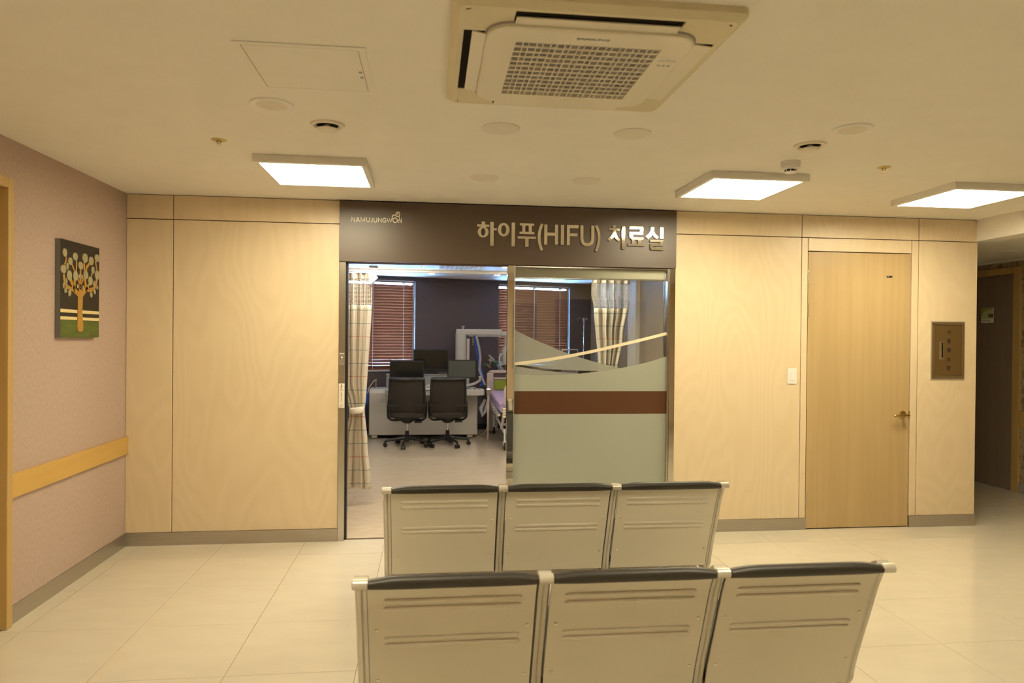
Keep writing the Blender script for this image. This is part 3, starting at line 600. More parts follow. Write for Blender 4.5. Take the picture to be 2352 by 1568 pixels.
# ---- oak door
dr = thing('door_4', 'flush oak veneer door in the plywood wall', None, (5.825, 0, 0), kind='structure')
put('leaf', B().box(5.367, 6.284, .003, .043, .008, 2.314), 'oak', dr, bevel=.0015)
put('door_stop', B().box(6.2845, 6.2915, .012, .05, 0, 2.318), 'ply', dr)
for z in (2.104, 1.826, .256):
    hg = put('hinge', B().box(5.3605, 5.3685, -.004, .003, z-.055, z+.055), 'satin', dr, bevel=.001)
    put('hinge_pin', B().cyl((5.3645, -.0045, z-.056), (5.3645, -.0045, z+.056), .0042, n=10), 'satin', hg)
hx, hz = 6.226, .953
hd = put('door_handle', B().lathe([(.034, 0), (.034, .004), (.030, .007), (.024, .009), (.023, .012), (.012, .013), (.011, .045)], (hx, .003, hz), 28, 'y'), 'brass', dr, smooth=True)
put('lever', B().tube([(hx+.038, -.052, hz-.004), (hx+.030, -.052, hz-.003), (hx+.022, -.052, hz-.002), (hx+.012, -.052, hz), (hx-.02, -.053, hz-.002), (hx-.07, -.052, hz-.003), (hx-.098, -.049, hz-.003), (hx-.104, -.044, hz-.004), (hx-.106, -.040, hz-.004)],
    [.001, .006, .010, .013, .0095, .0085, .0095, .010, .006], 14), 'brass', hd, smooth=True)
for dz in (.0215, -.0215): put('screw', B().lathe([(.003, 0), (.003, .001)], (hx, -.0062, hz+dz), 10, 'y'), 'ink', hd)
put('strike_plate', B().box(6.2835, 6.290, .0, .012, hz-.03, hz+.03), 'bronze', dr)
npl = put('name_plate', B().box(6.068, 6.118, .0, .003, 2.112, 2.127), 'black', dr)
put('plate_print', B().box(6.072, 6.088, -.0004, .0, 2.117, 2.122), 'silver2', npl)

# ---- light switch
sw = thing('light_switch', 'white single rocker light switch on plywood left of the oak door', 'switch', (5.23, 0, 1.21))
put('plate', B().box(5.189, 5.271, -.008, 0, 1.214, 1.341), 'white', sw, bevel=.003)
put('rocker', B().box(5.214, 5.252, -.0125, -.006, 1.240, 1.316), 'white', sw, bevel=.002)
# ---- test valve box
vb = thing('valve_box', 'bronze test valve cover plate set in the end plywood panel', 'cover plate', (6.63, 0, 1.25))
b = B()
for (x0, x1, z0, z1) in ((6.472, 6.788, 1.742, 1.752), (6.472, 6.788, 1.252, 1.262), (6.472, 6.480, 1.262, 1.742), (6.780, 6.788, 1.262, 1.742)): b.box(x0, x1, -.006, 0, z0, z1)
put('flange', b, 'silver2', vb)
b = B()
for (x0, x1, z0, z1) in ((6.480, 6.780, 1.718, 1.742), (6.480, 6.780, 1.262, 1.286), (6.480, 6.503, 1.286, 1.718), (6.757, 6.780, 1.286, 1.718)): b.box(x0, x1, -.014, 0, z0, z1)
put('frame', b, 'bronze2', vb, bevel=.003)
cv = put('cover', B().box(6.505, 6.755, -.009, 0, 1.288, 1.716), 'bronze', vb, bevel=.0015)
sl = put('pull_slot', B().box(6.545, 6.585, -.011, -.009, 1.425, 1.575), 'chrome', cv, bevel=.001)
put('slot_recess', B().box(6.570, 6.582, -.0115, -.0108, 1.437, 1.567), 'dark', sl)
put('slot_lip', B().box(6.545, 6.585, -.014, -.0112, 1.424, 1.431), 'chrome', sl)
put('slot_lip', B().box(6.545, 6.549, -.014, -.0112, 1.431, 1.575), 'chrome', sl)
for k in range(5): put('stud', B().lathe([(.0022, 0), (.0022, .0016), (.001, .0024)], (6.557, -.0112, 1.463+.019*k), 8, 'y'), 'chrome', sl)
for ch, z in zip('시험밸브함', (1.652, 1.577, 1.500, 1.422, 1.348)):
    text('cover_letter', ch, .040, (6.637, -.0098, z), 'ink', cv, 'y', extrude=.0006, bold=.0012)

# ---- tree picture
pc = thing('tree_picture', 'square canvas of a golden tree on black above green grass on the mauve wall', 'picture', (0, -.74, 1.55))
PY0, PY1, PZ0, PZ1, PXF = -.987, -.495, 1.553, 2.150, .032
put('canvas', B().box(.0, PXF-.0005, PY0, PY1, PZ0, PZ1), 'canvasside', pc, bevel=.0015, seg=1)
put('black_ground', B().box(PXF-.0005, PXF+.0003, PY0, PY1, 1.66, PZ1), 'canvas', pc)
put('green_ground', B().box(PXF-.0005, PXF+.0004, PY0, PY1, PZ0, 1.66), 'grasspaint', pc)
for z0, z1 in ((1.706, 1.7265), (1.6625, 1.6815)): put('cream_line', B().box(PXF, PXF+.0006, PY0, PY1, z0, z1), 'creampaint', pc)
b = B(); b.prism(TRUNK, PXF, PXF+.004, YZ)
put('tree_trunk', b, 'gold', pc)
for pts, w in BRANCHES:
    b = B(); stroke(b, pts, w, PXF, PXF+.003, YZ); put('branch', b, 'gold', pc)
def leaf(cy, cz, a, c, rot=0, bud=False):
    pts = []; n = 16; rr = math.radians(rot)
    for j in range(n):
        t = 2*PI*j/n; u, v = math.cos(t), math.sin(t)
        if bud and v > .75: v = v * (1.0 if j % 2 else .86)
        if not bud: u *= (1 - .35*abs(v))
        u *= a; v *= c
        pts.append((cy + u*math.cos(rr) - v*math.sin(rr), cz + u*math.sin(rr) + v*math.cos(rr)))
    b = B(); b.prism(pts, PXF, PXF+.005, YZ); return b
for e in BUDS: put('leaf_bud', leaf(*e[:4], 0, True), 'leafpaint', pc)
for e in LEAVES: put('leaf', leaf(*e), 'leafpaint', pc)

# ================================================================== CEILING FITTINGS
def light_panel(x, y, label, d=.5846, m=.030, t=.044, z=None, mat='emit', group='square light panels'):
    z = H if z is None else z
    p = thing('ceiling_light', label, 'ceiling light', (x+d/2, y+d/2, z), group=group)
    b = B(); z0, z1 = z-t, z
    b.box(x-m, x+d+m, y-m, y, z0, z1).box(x-m, x+d+m, y+d, y+d+m, z0, z1).box(x-m, x, y, y+d, z0, z1).box(x+d, x+d+m, y, y+d, z0, z1)
    put('frame', b, 'frame', p, bevel=.0015, seg=1)
    put('diffuser', B().box(x, x+d, y, y+d, z-.038, z-.028), mat, p)
light_panel(1.2517, -1.2843, 'square lit ceiling panel near the mauve wall')
light_panel(3.9916, -1.3089, 'square lit ceiling panel beside the smoke detector')
light_panel(5.669, -1.2602, 'square lit ceiling panel near the corridor beam')
light_panel(1.55, -4.32, 'added out-of-view fill panel over the seats on the mauve wall side')  # added out of view to brighten bench backs and ceiling
light_panel(3.65, -4.32, 'added out-of-view fill panel over the seats on the corridor side')  # second added fill panel, also out of view
def round_fit(name, x, y, label, cat, group):
    return thing(name, label, cat, (x, y, H), group=group)
for x, y, lab in ((2.587, -2.008, 'unlit round downlight below the air conditioner, nearer the access hatch'), (3.260, -2.016, 'unlit round downlight below the air conditioner, nearer the smoke detector'),
                  (2.588, -.922, 'unlit round downlight above the sign logo side'), (3.264, -.938, 'unlit round downlight above the sign bracketed letters')):
    p = round_fit('downlight', x, y, lab, 'downlight', 'unlit round downlights')
    put('trim_ring', B().lathe([(.073, 0), (.073, -.004), (.090, -.006), (.096, -.003), (.096, 0)], (x, y, H), 40), 'offlamp', p, smooth=True)
    put('diffuser', B().lathe([(.074, -.0005), (.0735, -.004), (.05, -.0045), (.001, -.005)], (x, y, H), 40), 'offlamp', p, smooth=True)
for x, y, lab in ((1.529, -2.218, 'round ceiling speaker beside the access hatch'), (4.300, -2.255, 'round ceiling speaker beside the smoke detector')):
    p = round_fit('ceiling_speaker', x, y, lab, 'speaker', 'ceiling speakers')
    put('trim_ring', B().lathe([(.068, 0), (.068, -.006), (.078, -.009), (.092, -.007), (.097, 0)], (x, y, H), 40), 'white', p, smooth=True)
    put('grille', B().lathe([(.0685, -.001), (.068, -.006), (.03, -.007), (.001, -.0075)], (x, y, H), 40), 'spk', p, smooth=True)
for x, y, lab in ((1.734, -1.943, 'round ceiling air valve near the access hatch'), (4.252, -1.955, 'round ceiling air valve between speaker and smoke detector')):
    p = round_fit('air_valve', x, y, lab, 'air vent', 'ceiling air valves')
    put('flange', B().lathe([(.052, .002), (.054, -.006), (.066, -.012), (.080, -.008), (.084, 0), (.084, .002)], (x, y, H), 40), 'offwhite2', p, smooth=True)
    put('throat', B().lathe([(.0535, .0), (.0535, -.003), (.001, -.003)], (x, y, H), 32), 'dark', p)
    put('disc', B().lathe([(.014, -.003), (.014, -.022), (.048, -.020), (.053, -.024), (.045, -.031), (.02, -.035), (.001, -.036)], (x, y, H), 40), 'offwhite2', p, smooth=True)
for x, y, lab in ((1.116, -1.583, 'brass sprinkler head near the mauve wall'), (4.941, -1.571, 'brass sprinkler head between smoke detector and corridor beam')):
    p = round_fit('sprinkler', x, y, lab, 'sprinkler', 'ceiling sprinklers')
    put('plate', B().lathe([(.040, 0), (.040, -.002), (.034, -.006), (.014, -.007), (.012, -.002)], (x, y, H), 28), 'brasspale', p, smooth=True)
    put('frame_arm', B().tube([(x-.009, y, H-.004), (x-.011, y, H-.014), (x, y, H-.024), (x+.011, y, H-.014), (x+.009, y, H-.004)], .002, 8), 'bronze2', p)
    put('deflector', B().lathe([(.003, -.02), (.013, -.0245), (.013, -.026), (.001, -.026)], (x, y, H), 16), 'chrome', p)
x, y = 4.333, -1.603
p = thing('smoke_detector', 'white round smoke detector by the middle lit panel', 'smoke detector', (x, y, H))
put('base', B().lathe([(.054, 0), (.054, -.022), (.051, -.024), (.051, -.026), (.053, -.028), (.050, -.040), (.040, -.046), (.034, -.046)], (x, y, H), 36), 'white', p, smooth=True)
put('chamber', B().lathe([(.029, -.044), (.029, -.058)], (x, y, H), 28), 'dark', p)
for k in range(8):
    a = 2*PI*k/8 + .3; put('fin', B().box(-.002, .002, .027, .034, -.060, -.044, Matrix.Translation((x, y, H)) @ Matrix.Rotation(a, 4, 'Z')), 'white', p)
put('cap', B().lathe([(.034, -.058), (.035, -.060), (.028, -.063), (.001, -.065)], (x, y, H), 28), 'white', p, smooth=True)
# access hatch
p = thing('access_hatch', 'flush square white access hatch in the ceiling', 'hatch', (1.768, -2.665, H))
X0, X1, Y0, Y1 = 1.536, 2.004, -2.903, -2.425
b = B()
for (a, c, d, e) in ((X0, X1, Y0, Y0+.026), (X0, X1, Y1-.026, Y1), (X0, X0+.026, Y0+.026, Y1-.026), (X1-.026, X1, Y0+.026, Y1-.026)): b.box(a, c, d, e, H-.004, H)
put('frame', b, 'ceiling', p, bevel=.0015, seg=1)
put('reveal', B().box(X0+.020, X1-.020, Y0+.020, Y1-.020, H-.0012, H), 'grey', p)
put('lid', B().box(X0+.029, X1-.029, Y0+.029, Y1-.029, H-.0032, H), 'ceiling', p)
for dy in (-.01, .045): put('latch', B().box(X1-.045, X1-.033, (Y0+Y1)/2+dy, (Y0+Y1)/2+dy+.014, H-.0052, H-.003), 'grey', p)

# ---- four-way cassette air conditioner
AX, AY = 2.772, -2.916
ac = thing('air_conditioner', 'square four-way cassette air conditioner in the ceiling', 'air conditioner', (AX, AY, H))
hf = .467; ci = .350            # outer half, centre panel half
b = B()
def ring_of(b, out, inn, z0, z1, zi=None):
    """square ring with rounded outer corners, sloping from z1 at the rim to z0 inside"""
    o = rrect(-out, out, -out, out, .03, 5); n = len(o)
    k = inn/out
    rings = [[Vector((AX+x, AY+y, H)) for x, y in o], [Vector((AX+x, AY+y, z1)) for x, y in o], [Vector((AX+x*(1-.012/out*2), AY+y*(1-.012/out*2), z0)) for x, y in o], [Vector((AX+x*k, AY+y*k, z0)) for x, y in o], [Vector((AX+x*k, AY+y*k, H)) for x, y in o]]
    b.loft(rings, caps=False)
ring_of(b, hf, .425, H-.040, H-.022)
put('rim', b, 'offwhite', ac, bevel=.0)
put('slot_shade_plate', B().box(AX-.43, AX+.43, AY-.43, AY+.43, H-.036, H-.006), 'dark', ac)  # near-black plate almost flush with the slots, standing in for their shade
for sx in (-1, 1):
    for sy in (-1, 1):
        b = B(); x0, x1 = sorted((AX+sx*.428, AX+sx*.27)); y0, y1 = sorted((AY+sy*.428, AY+sy*.27))
        b.box(x0, x1, y0, y1, H-.040, H-.006); put('corner_cover', b, 'offwhite', ac, bevel=.004)
for k in range(4):
    R_ = Matrix.Translation((AX, AY, H)) @ Matrix.Rotation(k*PI/2, 4, 'Z')
    put('slot_lip', B().box(-.27, .27, -.352, -.335, -.036, -.006, R_), 'offwhite', ac, bevel=.002)
    ang, lw, lc = {0: (-4, .021, -.370), 1: (6, .034, -.387), 2: (0, .035, -.388), 3: (-10, .024, -.374)}[k]
    put('louver', B().box(-.266, .266, -lw, lw, -.003, .003, R_ @ Matrix.Translation((0, lc, -.0425)) @ Matrix.Rotation(math.radians(ang), 4, 'X')), 'offwhite2', ac, bevel=.002)
zp0, zp1 = H-.058, H-.038
def panel_ring(b, poly, hole, z0, z1):
    n = len(poly)
    oh = []
    for (x, y) in poly:
        s = max(abs(x)/hole, abs(y)/hole); oh.append((x/s, y/s))
    rings = [[Vector((AX+x, AY+y, z1)) for x, y in poly], [Vector((AX+x, AY+y, z0+.004)) for x, y in poly], [Vector((AX+x*.985, AY+y*.985, z0)) for x, y in poly], [Vector((AX+x, AY+y, z0)) for x, y in oh], [Vector((AX+x, AY+y, z1)) for x, y in oh]]
    b.loft(rings, caps=False)
def rr_dense(h, r):
    base = rrect(-h, h, -h, h, r, 8); out = []
    for i, p_ in enumerate(base):
        q = base[(i+1) % len(base)]; d = math.hypot(q[0]-p_[0], q[1]-p_[1]); m = max(1, int(d/.04))
        for t in range(m): out.append((p_[0]+(q[0]-p_[0])*t/m, p_[1]+(q[1]-p_[1])*t/m))
    return out
gc = .25
b = B(); panel_ring(b, rr_dense(ci, .085), gc, zp0, zp1); put('intake_panel', b, 'offwhite2', ac, bevel=0)
b = B(); o = rr_dense(ci+.006, .09); b.loft([[Vector((AX+x, AY+y, zp1+.004)) for x, y in o], [Vector((AX+x, AY+y, zp1-.006)) for x, y in o]]); put('panel_gasket', b, 'grey', ac)
put('filter', B().box(AX-gc, AX+gc, AY-gc, AY+gc, zp0+.0165, zp0+.0195), 'dark', ac)  # coloured near black to put shade into the grille holes
w_, n_, t_ = .0242, .0160, .0036
pos = -gc; cells = []
xcur = -gc; bars_x = []
for k in range(21):
    xcur += w_ if k % 2 == 0 else n_
    if k < 20: bars_x.append(xcur); xcur += t_
sc_ = (2*gc)/(xcur+gc)
m1 = put('grille_bar', B().box(-t_/2, t_/2, -gc, gc, 0, .005), 'offwhite2', None); started = False
for xb in bars_x:
    X_ = AX - gc + (xb+gc+t_/2)*sc_
    if not started: m1.location = (X_, AY, zp0+.0005); attach(m1, ac); started = True
    else: inst(m1, 'grille_bar', X_, AY, zp0+.0005, ac)
m2 = put('grille_bar', B().box(-gc, gc, -.003, .003, 0, .004), 'offwhite2', None); started = False
m3 = put('grille_slat', B().box(-gc, gc, -.003, .003, 0, .002), 'offwhite2', None); st3 = False
rows = 12; rp_ = 2*gc/rows
for k in range(rows):
    Y_ = AY - gc + rp_*(k+.5)
    if k:
        yb = AY - gc + rp_*k
        if not started: m2.location = (AX, yb, zp0+.001); attach(m2, ac); started = True
        else: inst(m2, 'grille_bar', AX, yb, zp0+.001, ac)
    if not st3: m3.location = (AX, Y_, zp0+.0075); attach(m3, ac); st3 = True
    else: inst(m3, 'grille_slat', AX, Y_, zp0+.0075, ac)
text('brand_lettering', 'SAMSUNG', .018, (AX, AY-.297, zp0-.0004), 'grey', ac, 'z', extrude=.0004, bold=.0008, sx=1.35)
lb = put('sticker', B().box(AX+.262, AX+.336, AY-.190, AY-.105, zp0-.0006, zp0), 'offlamp', ac)
text('sticker_text', '- 주의 -\n운전 중 필터를\n청소하지 마십시오', .009, (AX+.299, AY-.165, zp0-.0008), 'grey', lb, 'z', extrude=.0001)
for dx in (-.018, 0, .018): put('sticker_pictogram', B().box(AX+.299+dx-.006, AX+.299+dx+.006, AY-.125, AY-.113, zp0-.0009, zp0-.0006), 'grey', lb)


# ================================================================== WAITING BENCHES
PROF = [(0, .800), (.010, .786), (.028, .765), (.054, .717), (.073, .672), (.097, .608), (.125, .533), (.157, .454), (.187, .375), (.203, .32), (.210, .288)]
def prof_at(z):
    for (y0, z0), (y1, z1) in zip(PROF, PROF[1:]):
        if z1 <= z <= z0: return y0 + (y1-y0)*(z0-z)/(z0-z1)
    return PROF[-1][0]
def bench(yt, label):
    g = thing('waiting_bench', label, 'bench', (2.935, yt+.35, 0), group='three-seat waiting benches')
    P_ = [(yt+y, z) for y, z in PROF]
    def sweep(b, x0, x1, d0, d1, z_lo=.288, z_hi=.79, n=26, bulge=None):
        """slab that follows the back profile, d0..d1 forward of it"""
        rings = []
        for k in range(n+1):
            z = z_hi + (z_lo-z_hi)*k/n; y = yt + prof_at(z)
            rings.append([Vector((x0, y+d0, z)), Vector((x1, y+d0, z)), Vector((x1, y+d1, z)), Vector((x0, y+d1, z))])
        b.loft(rings)
    seats = [(2.055, 2.605), (2.660, 3.212), (3.267, 3.818)]
    frames = [2.031, 2.632, 3.2395, 3.839]
    for fx in frames:
        b = B(); rings = []
        hw = .022
        prof = [(.0, .783), (.006, .775)] + [(prof_at(z), z) for z in [.765, .74, .70, .66, .61, .56, .51, .46, .41, .36, .32, .288]]
        prof += [(.235, .255), (.29, .245), (.38, .255), (.50, .285), (.60, .305), (.66, .315)]
        n = len(prof)
        for i, (y, z) in enumerate(prof):
            a = prof[max(0, i-1)]; c = prof[min(n-1, i+1)]
            t = Vector((0, c[0]-a[0], c[1]-a[1])).normalized(); nn = Vector((0, -t.z, t.y))
            if nn.y < 0 and t.z < -.2: nn = -nn
            p = Vector((fx, yt+y+.012, z)); dep = .034
            ring = [(-hw, .006), (-hw+.006, 0), (-.004, 0), (0, .004), (.004, 0), (hw-.006, 0), (hw, .006), (hw, dep), (-hw, dep)]
            rings.append([p + Vector((q[0], 0, 0)) + nn*q[1] for q in ring])
        b.loft(rings); fr = put('side_frame', b, 'silver2', g, smooth=True)
        put('frame_cap', B().tube([(fx-.026, yt+.006, .786), (fx-.023, yt+.006, .786), (fx+.023, yt+.006, .786), (fx+.026, yt+.006, .786)], [.012, .017, .017, .012], 16), 'silver2', fr, smooth=True)
    for (x0, x1) in seats:
        b = B(); sweep(b, x0-.0045, x1, -.003, .004, z_hi=.772)
        for zc in (.712, .682, .562, .537):
            y = yt + prof_at(zc); sl_ = (prof_at(zc-.01)-prof_at(zc+.01))/.02
            rings = []
            L = (x0+.045, x1-.045)
            xs_ = [L[0], L[0]+.004, L[0]+.012, L[1]-.012, L[1]-.004, L[1]]; sc2 = [.15, .7, 1, 1, .7, .15]
            for xx, s in zip(xs_, sc2):
                rings.append([Vector((xx, y - .003 - s*.0085*math.cos(t) + .0015 - sl_*s*.0095*math.sin(t), zc + s*.0095*math.sin(t))) for t in [2*PI*j/12 for j in range(12)]])
            b.loft(rings)
        bp = put('back_panel', b, 'silver', g, smooth=True)
        for rx in (x0+.022, x1-.022):
            for zr in (.600, .395):
                y = yt + prof_at(zr)
                put('rivet', B().lathe([(.0055, 0), (.005, .002), (.0025, .0035)], (rx, y-.003, zr), 12, 'y'), 'chrome', bp, smooth=True)
        b = B(); sweep(b, x0+.004, x1+.006, .006, .034, z_hi=.78); pad = put('back_pad', b, 'leather', g, smooth=True)
        rings = []
        nx = 16
        for k in range(nx+1):
            xx = x0 + (x1-x0)*k/nx; e = min(1, min(k, nx-k)/3.0); e = math.sin(e*PI/2)
            rz = .0155 + .0065*e; cz = .784 + .004*e
            rings.append([Vector((xx, yt+.010 + .022*math.cos(t), cz + rz*math.sin(t))) for t in [2*PI*j/16 for j in range(16)]])
        b = B().loft(rings); put('top_roll', b, 'leather', pad, smooth=True)
        b = B(); rings = []
        for k in range(13):
            t = k/12; y = yt + .225 + .46*t; z = .315 + .105*math.sin(min(1, t*1.25)*PI/2) - .05*max(0, t-.82)*5*max(0, t-.82)*5
            rings.append([Vector((x0-.004, y, z)), Vector((x1+.004, y, z)), Vector((x1+.004, y-.004, z+.04)), Vector((x0-.004, y-.004, z+.04))])
        b.loft(rings); put('seat_pad', b, 'leather', g, smooth=True)
    put('beam', B().box(2.02, 3.85, yt+.40, yt+.46, .175, .245), 'silver', g, bevel=.006)
    for lx_ in (2.33, 3.54):
        lg = put('leg', B().box(lx_-.03, lx_+.03, yt+.395, yt+.465, .03, .18), 'silver2', g, bevel=.006)
        put('foot_bar', B().box(lx_-.022, lx_+.022, yt+.14, yt+.72, .012, .045), 'silver2', lg, bevel=.008)
        for yy in (yt+.16, yt+.70): put('glide', B().lathe([(.018, 0), (.018, .012)], (lx_, yy, 0), 14), 'black', lg)
    return g
bench(-1.856, 'silver three-seat waiting bench nearer the glass entrance')
bench(-3.216, 'silver three-seat waiting bench closest to the camera')

# ================================================================== TREATMENT ROOM
# ---- ceiling fittings
for x, y, lab in ((1.246, 4.365, 'lit recessed spotlight above the checked curtain track'), (2.248, 5.356, 'lit recessed spotlight above the middle monitor'), (3.274, 5.358, 'lit recessed spotlight above the treatment arm'),
                  (3.277, 4.121, 'lit recessed spotlight at the edge of the slatted air grille'), (4.223, 6.153, 'lit recessed spotlight beside the treatment room hatch')):
    p = thing('recessed_spotlight', lab, 'downlight', (x, y, HI), group='treatment room spotlights')
    put('trim_ring', B().lathe([(.045, 0), (.045, -.004), (.056, -.006), (.060, 0)], (x, y, HI), 24), 'white', p, smooth=True)
    put('lamp', B().lathe([(.0455, -.001), (.045, -.003), (.001, -.0032)], (x, y, HI), 24), 'emit2', p)
for x_, lab in ((1.2, 'added unseen fill panel of the treatment room over the curtain end'), (3.3, 'added unseen fill panel of the treatment room over the bed aisle')):
    light_panel(x_, 2.75, lab, z=HI, mat='emit3', group='added treatment room fill panels')  # unseen panels added to brighten the console and floor
for x_, lab in ((1.55, 'added unseen fill panel just inside the open doorway'), (3.15, 'added unseen fill panel just inside behind the sliding glass')):
    light_panel(x_, .45, lab, z=HI, mat='emit4', group='added treatment room fill panels')  # unseen panels added to brighten the curtains from the entrance side
x, y = 1.452, 4.39
p = thing('smoke_detector', 'white smoke detector inside the treatment room above the curtain', 'smoke detector', (x, y, HI))
put('base', B().lathe([(.062, 0), (.062, -.02), (.055, -.032), (.036, -.036)], (x, y, HI), 28), 'white', p, smooth=True)
put('chamber', B().lathe([(.036, -.034), (.034, -.046), (.001, -.048)], (x, y, HI), 24), 'dark', p)
p = thing('ceiling_cassette', 'slatted ceiling air grille inside the treatment room above the doorway', 'air vent', (2.68, 4.3, HI))
put('frame', B().box(2.36, 3.0, 4.03, 4.53, HI-.012, HI), 'offwhite2', p, bevel=.004)
for k in range(9): put('slat', B().box(2.39+.066*k, 2.42+.066*k, 4.07, 4.49, HI-.02, HI-.011), 'offwhite', p)
p = thing('ceiling_hatch', 'square access hatch in the treatment room ceiling', 'hatch', (4.58, 6.03, HI))
put('frame', B().box(4.34, 4.82, 5.80, 6.27, HI-.008, HI), 'alum', p)
put('lid', B().box(4.36, 4.80, 5.82, 6.25, HI-.010, HI-.004), 'ceiling', p)
# ---- curtain track and curtains
YC = 1.10
tr = thing('curtain_track', 'aluminium curtain track hung from the treatment room ceiling', 'curtain track', (2.5, YC, 2.18))
put('rail', B().box(-.3, 5.0, YC-.016, YC+.016, 2.172, 2.182).box(-.3, 5.0, YC-.011, YC+.011, 2.182, 2.199).box(-.3, 5.0, YC-.016, YC+.016, 2.199, 2.207), 'alum', tr, bevel=.002)
for xx in (.3, 2.178, 4.3): put('hanger_rod', B().cyl((xx, YC, 2.205), (xx, YC, HI), .008, n=12), 'alum', tr, smooth=True)
def drape(name, label, left, right, z_top, z_net, z_bot, tie=None, nf=5, seed=0, amp=.028, flap=False, ink_y=0.0):
    """left(z), right(z) give the edges; folds run down the cloth"""
    c = thing(name, label, 'curtain', ((left(z_bot)+right(z_bot))/2, YC, z_bot), group='checked hospital curtains')
    rnd = random.Random(seed); ph = [rnd.uniform(0, 6.3) for _ in range(3)]
    def pt(u, z):
        l, r = left(z), right(z); x = l + (r-l)*u
        a = amp*min(1.3, .25 + (r-l)/.25*.7)
        y = YC + a*math.sin(2*PI*nf*u + ph[0]) + a*.45*math.sin(2*PI*nf*1.7*u + ph[1] + z*.8)
        x += .006*math.sin(2*PI*nf*2*u + ph[2])*min(1, (r-l)/.2)
        return Vector((x, y, z))
    def cloth(z0, z1, nz, name_, mat):
        nu = 72; bm = bmesh.new(); uvl = bm.loops.layers.uv.new('UVMap')
        g = [[bm.verts.new(pt(i/nu, z0 + (z1-z0)*k/nz + .012*math.sin(9*i/nu+seed)*(1 if k == 0 and z0 == z_bot else 0))) for i in range(nu+1)] for k in range(nz+1)]
        W_ = .85
        for k in range(nz):
            for i in range(nu):
                fc = bm.faces.new((g[k][i], g[k][i+1], g[k+1][i+1], g[k+1][i]))
                for lp_, (ii, kk) in zip(fc.loops, ((i, k), (i+1, k), (i+1, k+1), (i, k+1))):
                    lp_[uvl].uv = (W_*ii/nu, z0 + (z1-z0)*kk/nz + ink_y)
        o = put(name_, bm, mat, c, smooth=True)
        so = o.modifiers.new('solid', 'SOLIDIFY'); so.thickness = .0015
        return o
    cloth(z_bot, z_net, 44, 'cloth', 'curtain')
    cloth(z_net + (z_top-z_net)*.80, z_top, 6, 'heading_band', 'curtain')
    b = B(); zt = z_net + (z_top-z_net)*.80; nv, nh = 46, 20
    for i in range(nv+1):
        u = i/nv; b.tube([pt(u, zt + (z_net-zt)*k/8) for k in range(9)], .0016, 4)
    for k in range(1, nh):
        z = zt + (z_net-zt)*k/nh; b.tube([pt(i/70, z) for i in range(71)], .0016, 4)
    o = put('net_panel', b, 'net', c); o['kind'] = 'stuff'
    for i in range(8):
        q = pt((i+.5)/8, z_top); put('hook', B().tube([q, q + Vector((.004, 0, .012)), Vector((q.x, YC, 2.174))], .0022, 6), 'white', c)
    if tie:
        zt0, zt1 = tie; rings = []
        for k, z in enumerate((zt0, zt0+.006, zt1-.006, zt1)):
            l, r = left((zt0+zt1)/2), right((zt0+zt1)/2); cx = (l+r)/2; e = .003 if k in (1, 2) else .0
            rings.append([Vector((cx + ((r-l)/2+e)*math.cos(t), YC + (.05+e)*math.sin(t), z + .008*math.sin(t+1))) for t in [2*PI*j/28 for j in range(28)]])
        put('tie_band', B().loft(rings), 'tieband', c, smooth=True)
    if flap:
        q = right(z_top-.02)
        put('heading_flap', B().prism([(q-.02, 2.165), (q+.03, 2.160), (q+.062, 2.118), (q+.02, 2.075), (q-.01, 2.06), (q-.02, 2.09)], YC-.03, YC-.027, XZ), 'tieband', c)
    return c
def interp(tab):
    def f_(z):
        for (z0, x0), (z1, x1) in zip(tab, tab[1:]):
            if z0 <= z <= z1:
                t = (z-z0)/(z1-z0); t = t*t*(3-2*t) if abs(x1-x0) > .03 else t
                return x0 + (x1-x0)*t
        return tab[0][1] if z < tab[0][0] else tab[-1][1]
    return f_
drape('hospital_curtain', 'cream checked curtain tied back at the open doorway', interp([(.17, 1.415), (.62, 1.455), (.83, 1.50), (.895, 1.508), (.97, 1.485), (1.15, 1.41), (1.7, 1.38), (2.17, 1.37)]),
      interp([(.17, 1.705), (.62, 1.668), (.83, 1.645), (.895, 1.640), (.97, 1.650), (1.3, 1.668), (1.8, 1.695), (2.17, 1.700)]), 2.163, 1.868, .165, tie=(.865, .918), nf=5, seed=3, flap=True, ink_y=.037)
drape('hospital_curtain', 'cream checked curtain hanging behind the sliding glass', interp([(.17, 3.85), (.8, 3.87), (1.25, 3.862), (1.9, 3.815), (2.0, 3.79), (2.17, 3.80)]),
      interp([(.17, 4.12), (.8, 4.02), (1.25, 4.045), (1.6, 4.105), (1.9, 4.155), (2.17, 4.165)]), 2.163, 1.868, .165, tie=(.865, .918), nf=5, seed=8, ink_y=.037)

# ---- treatment console
mc = thing('treatment_console', 'long white ultrasound treatment console behind the office chairs', 'medical machine', (2.15, 5.6, 0))
def rbox(x0, x1, y0, y1, z0, z1, r, n=4):
    b = B(); b.prism(rrect(x0, x1, y0, y1, r, n), z0, z1, XY); return b
b = B(); b.prism([(5.36, .055), (5.36, .70), (5.375, .745), (5.41, .765), (5.86, .765), (5.86, .055)], 1.32, 2.985, lambda u, v, a: (a, u, v))
put('cabinet', b, 'machine', mc, bevel=.015, seg=3)
put('plinth', B().box(1.40, 2.93, 5.42, 5.80, .03, .056), 'dark', mc)
put('rear_shelf', B().box(1.555, 2.60, 5.68, 5.86, .76, .968), 'machine2', mc, bevel=.012)
put('shelf_top', B().box(1.555, 2.60, 5.66, 5.86, .966, .978), 'alum', mc, bevel=.003)
b = B(); b.prism(rrect(1.575, 3.075, 5.02, 5.40, .12, 6), .690, .775, XY); ct = put('control_deck', b, 'machine', mc, bevel=.012, seg=3)
put('red_trim', B().box(1.9, 2.5, 5.016, 5.021, .765, .773), 'brownfilm', ct)
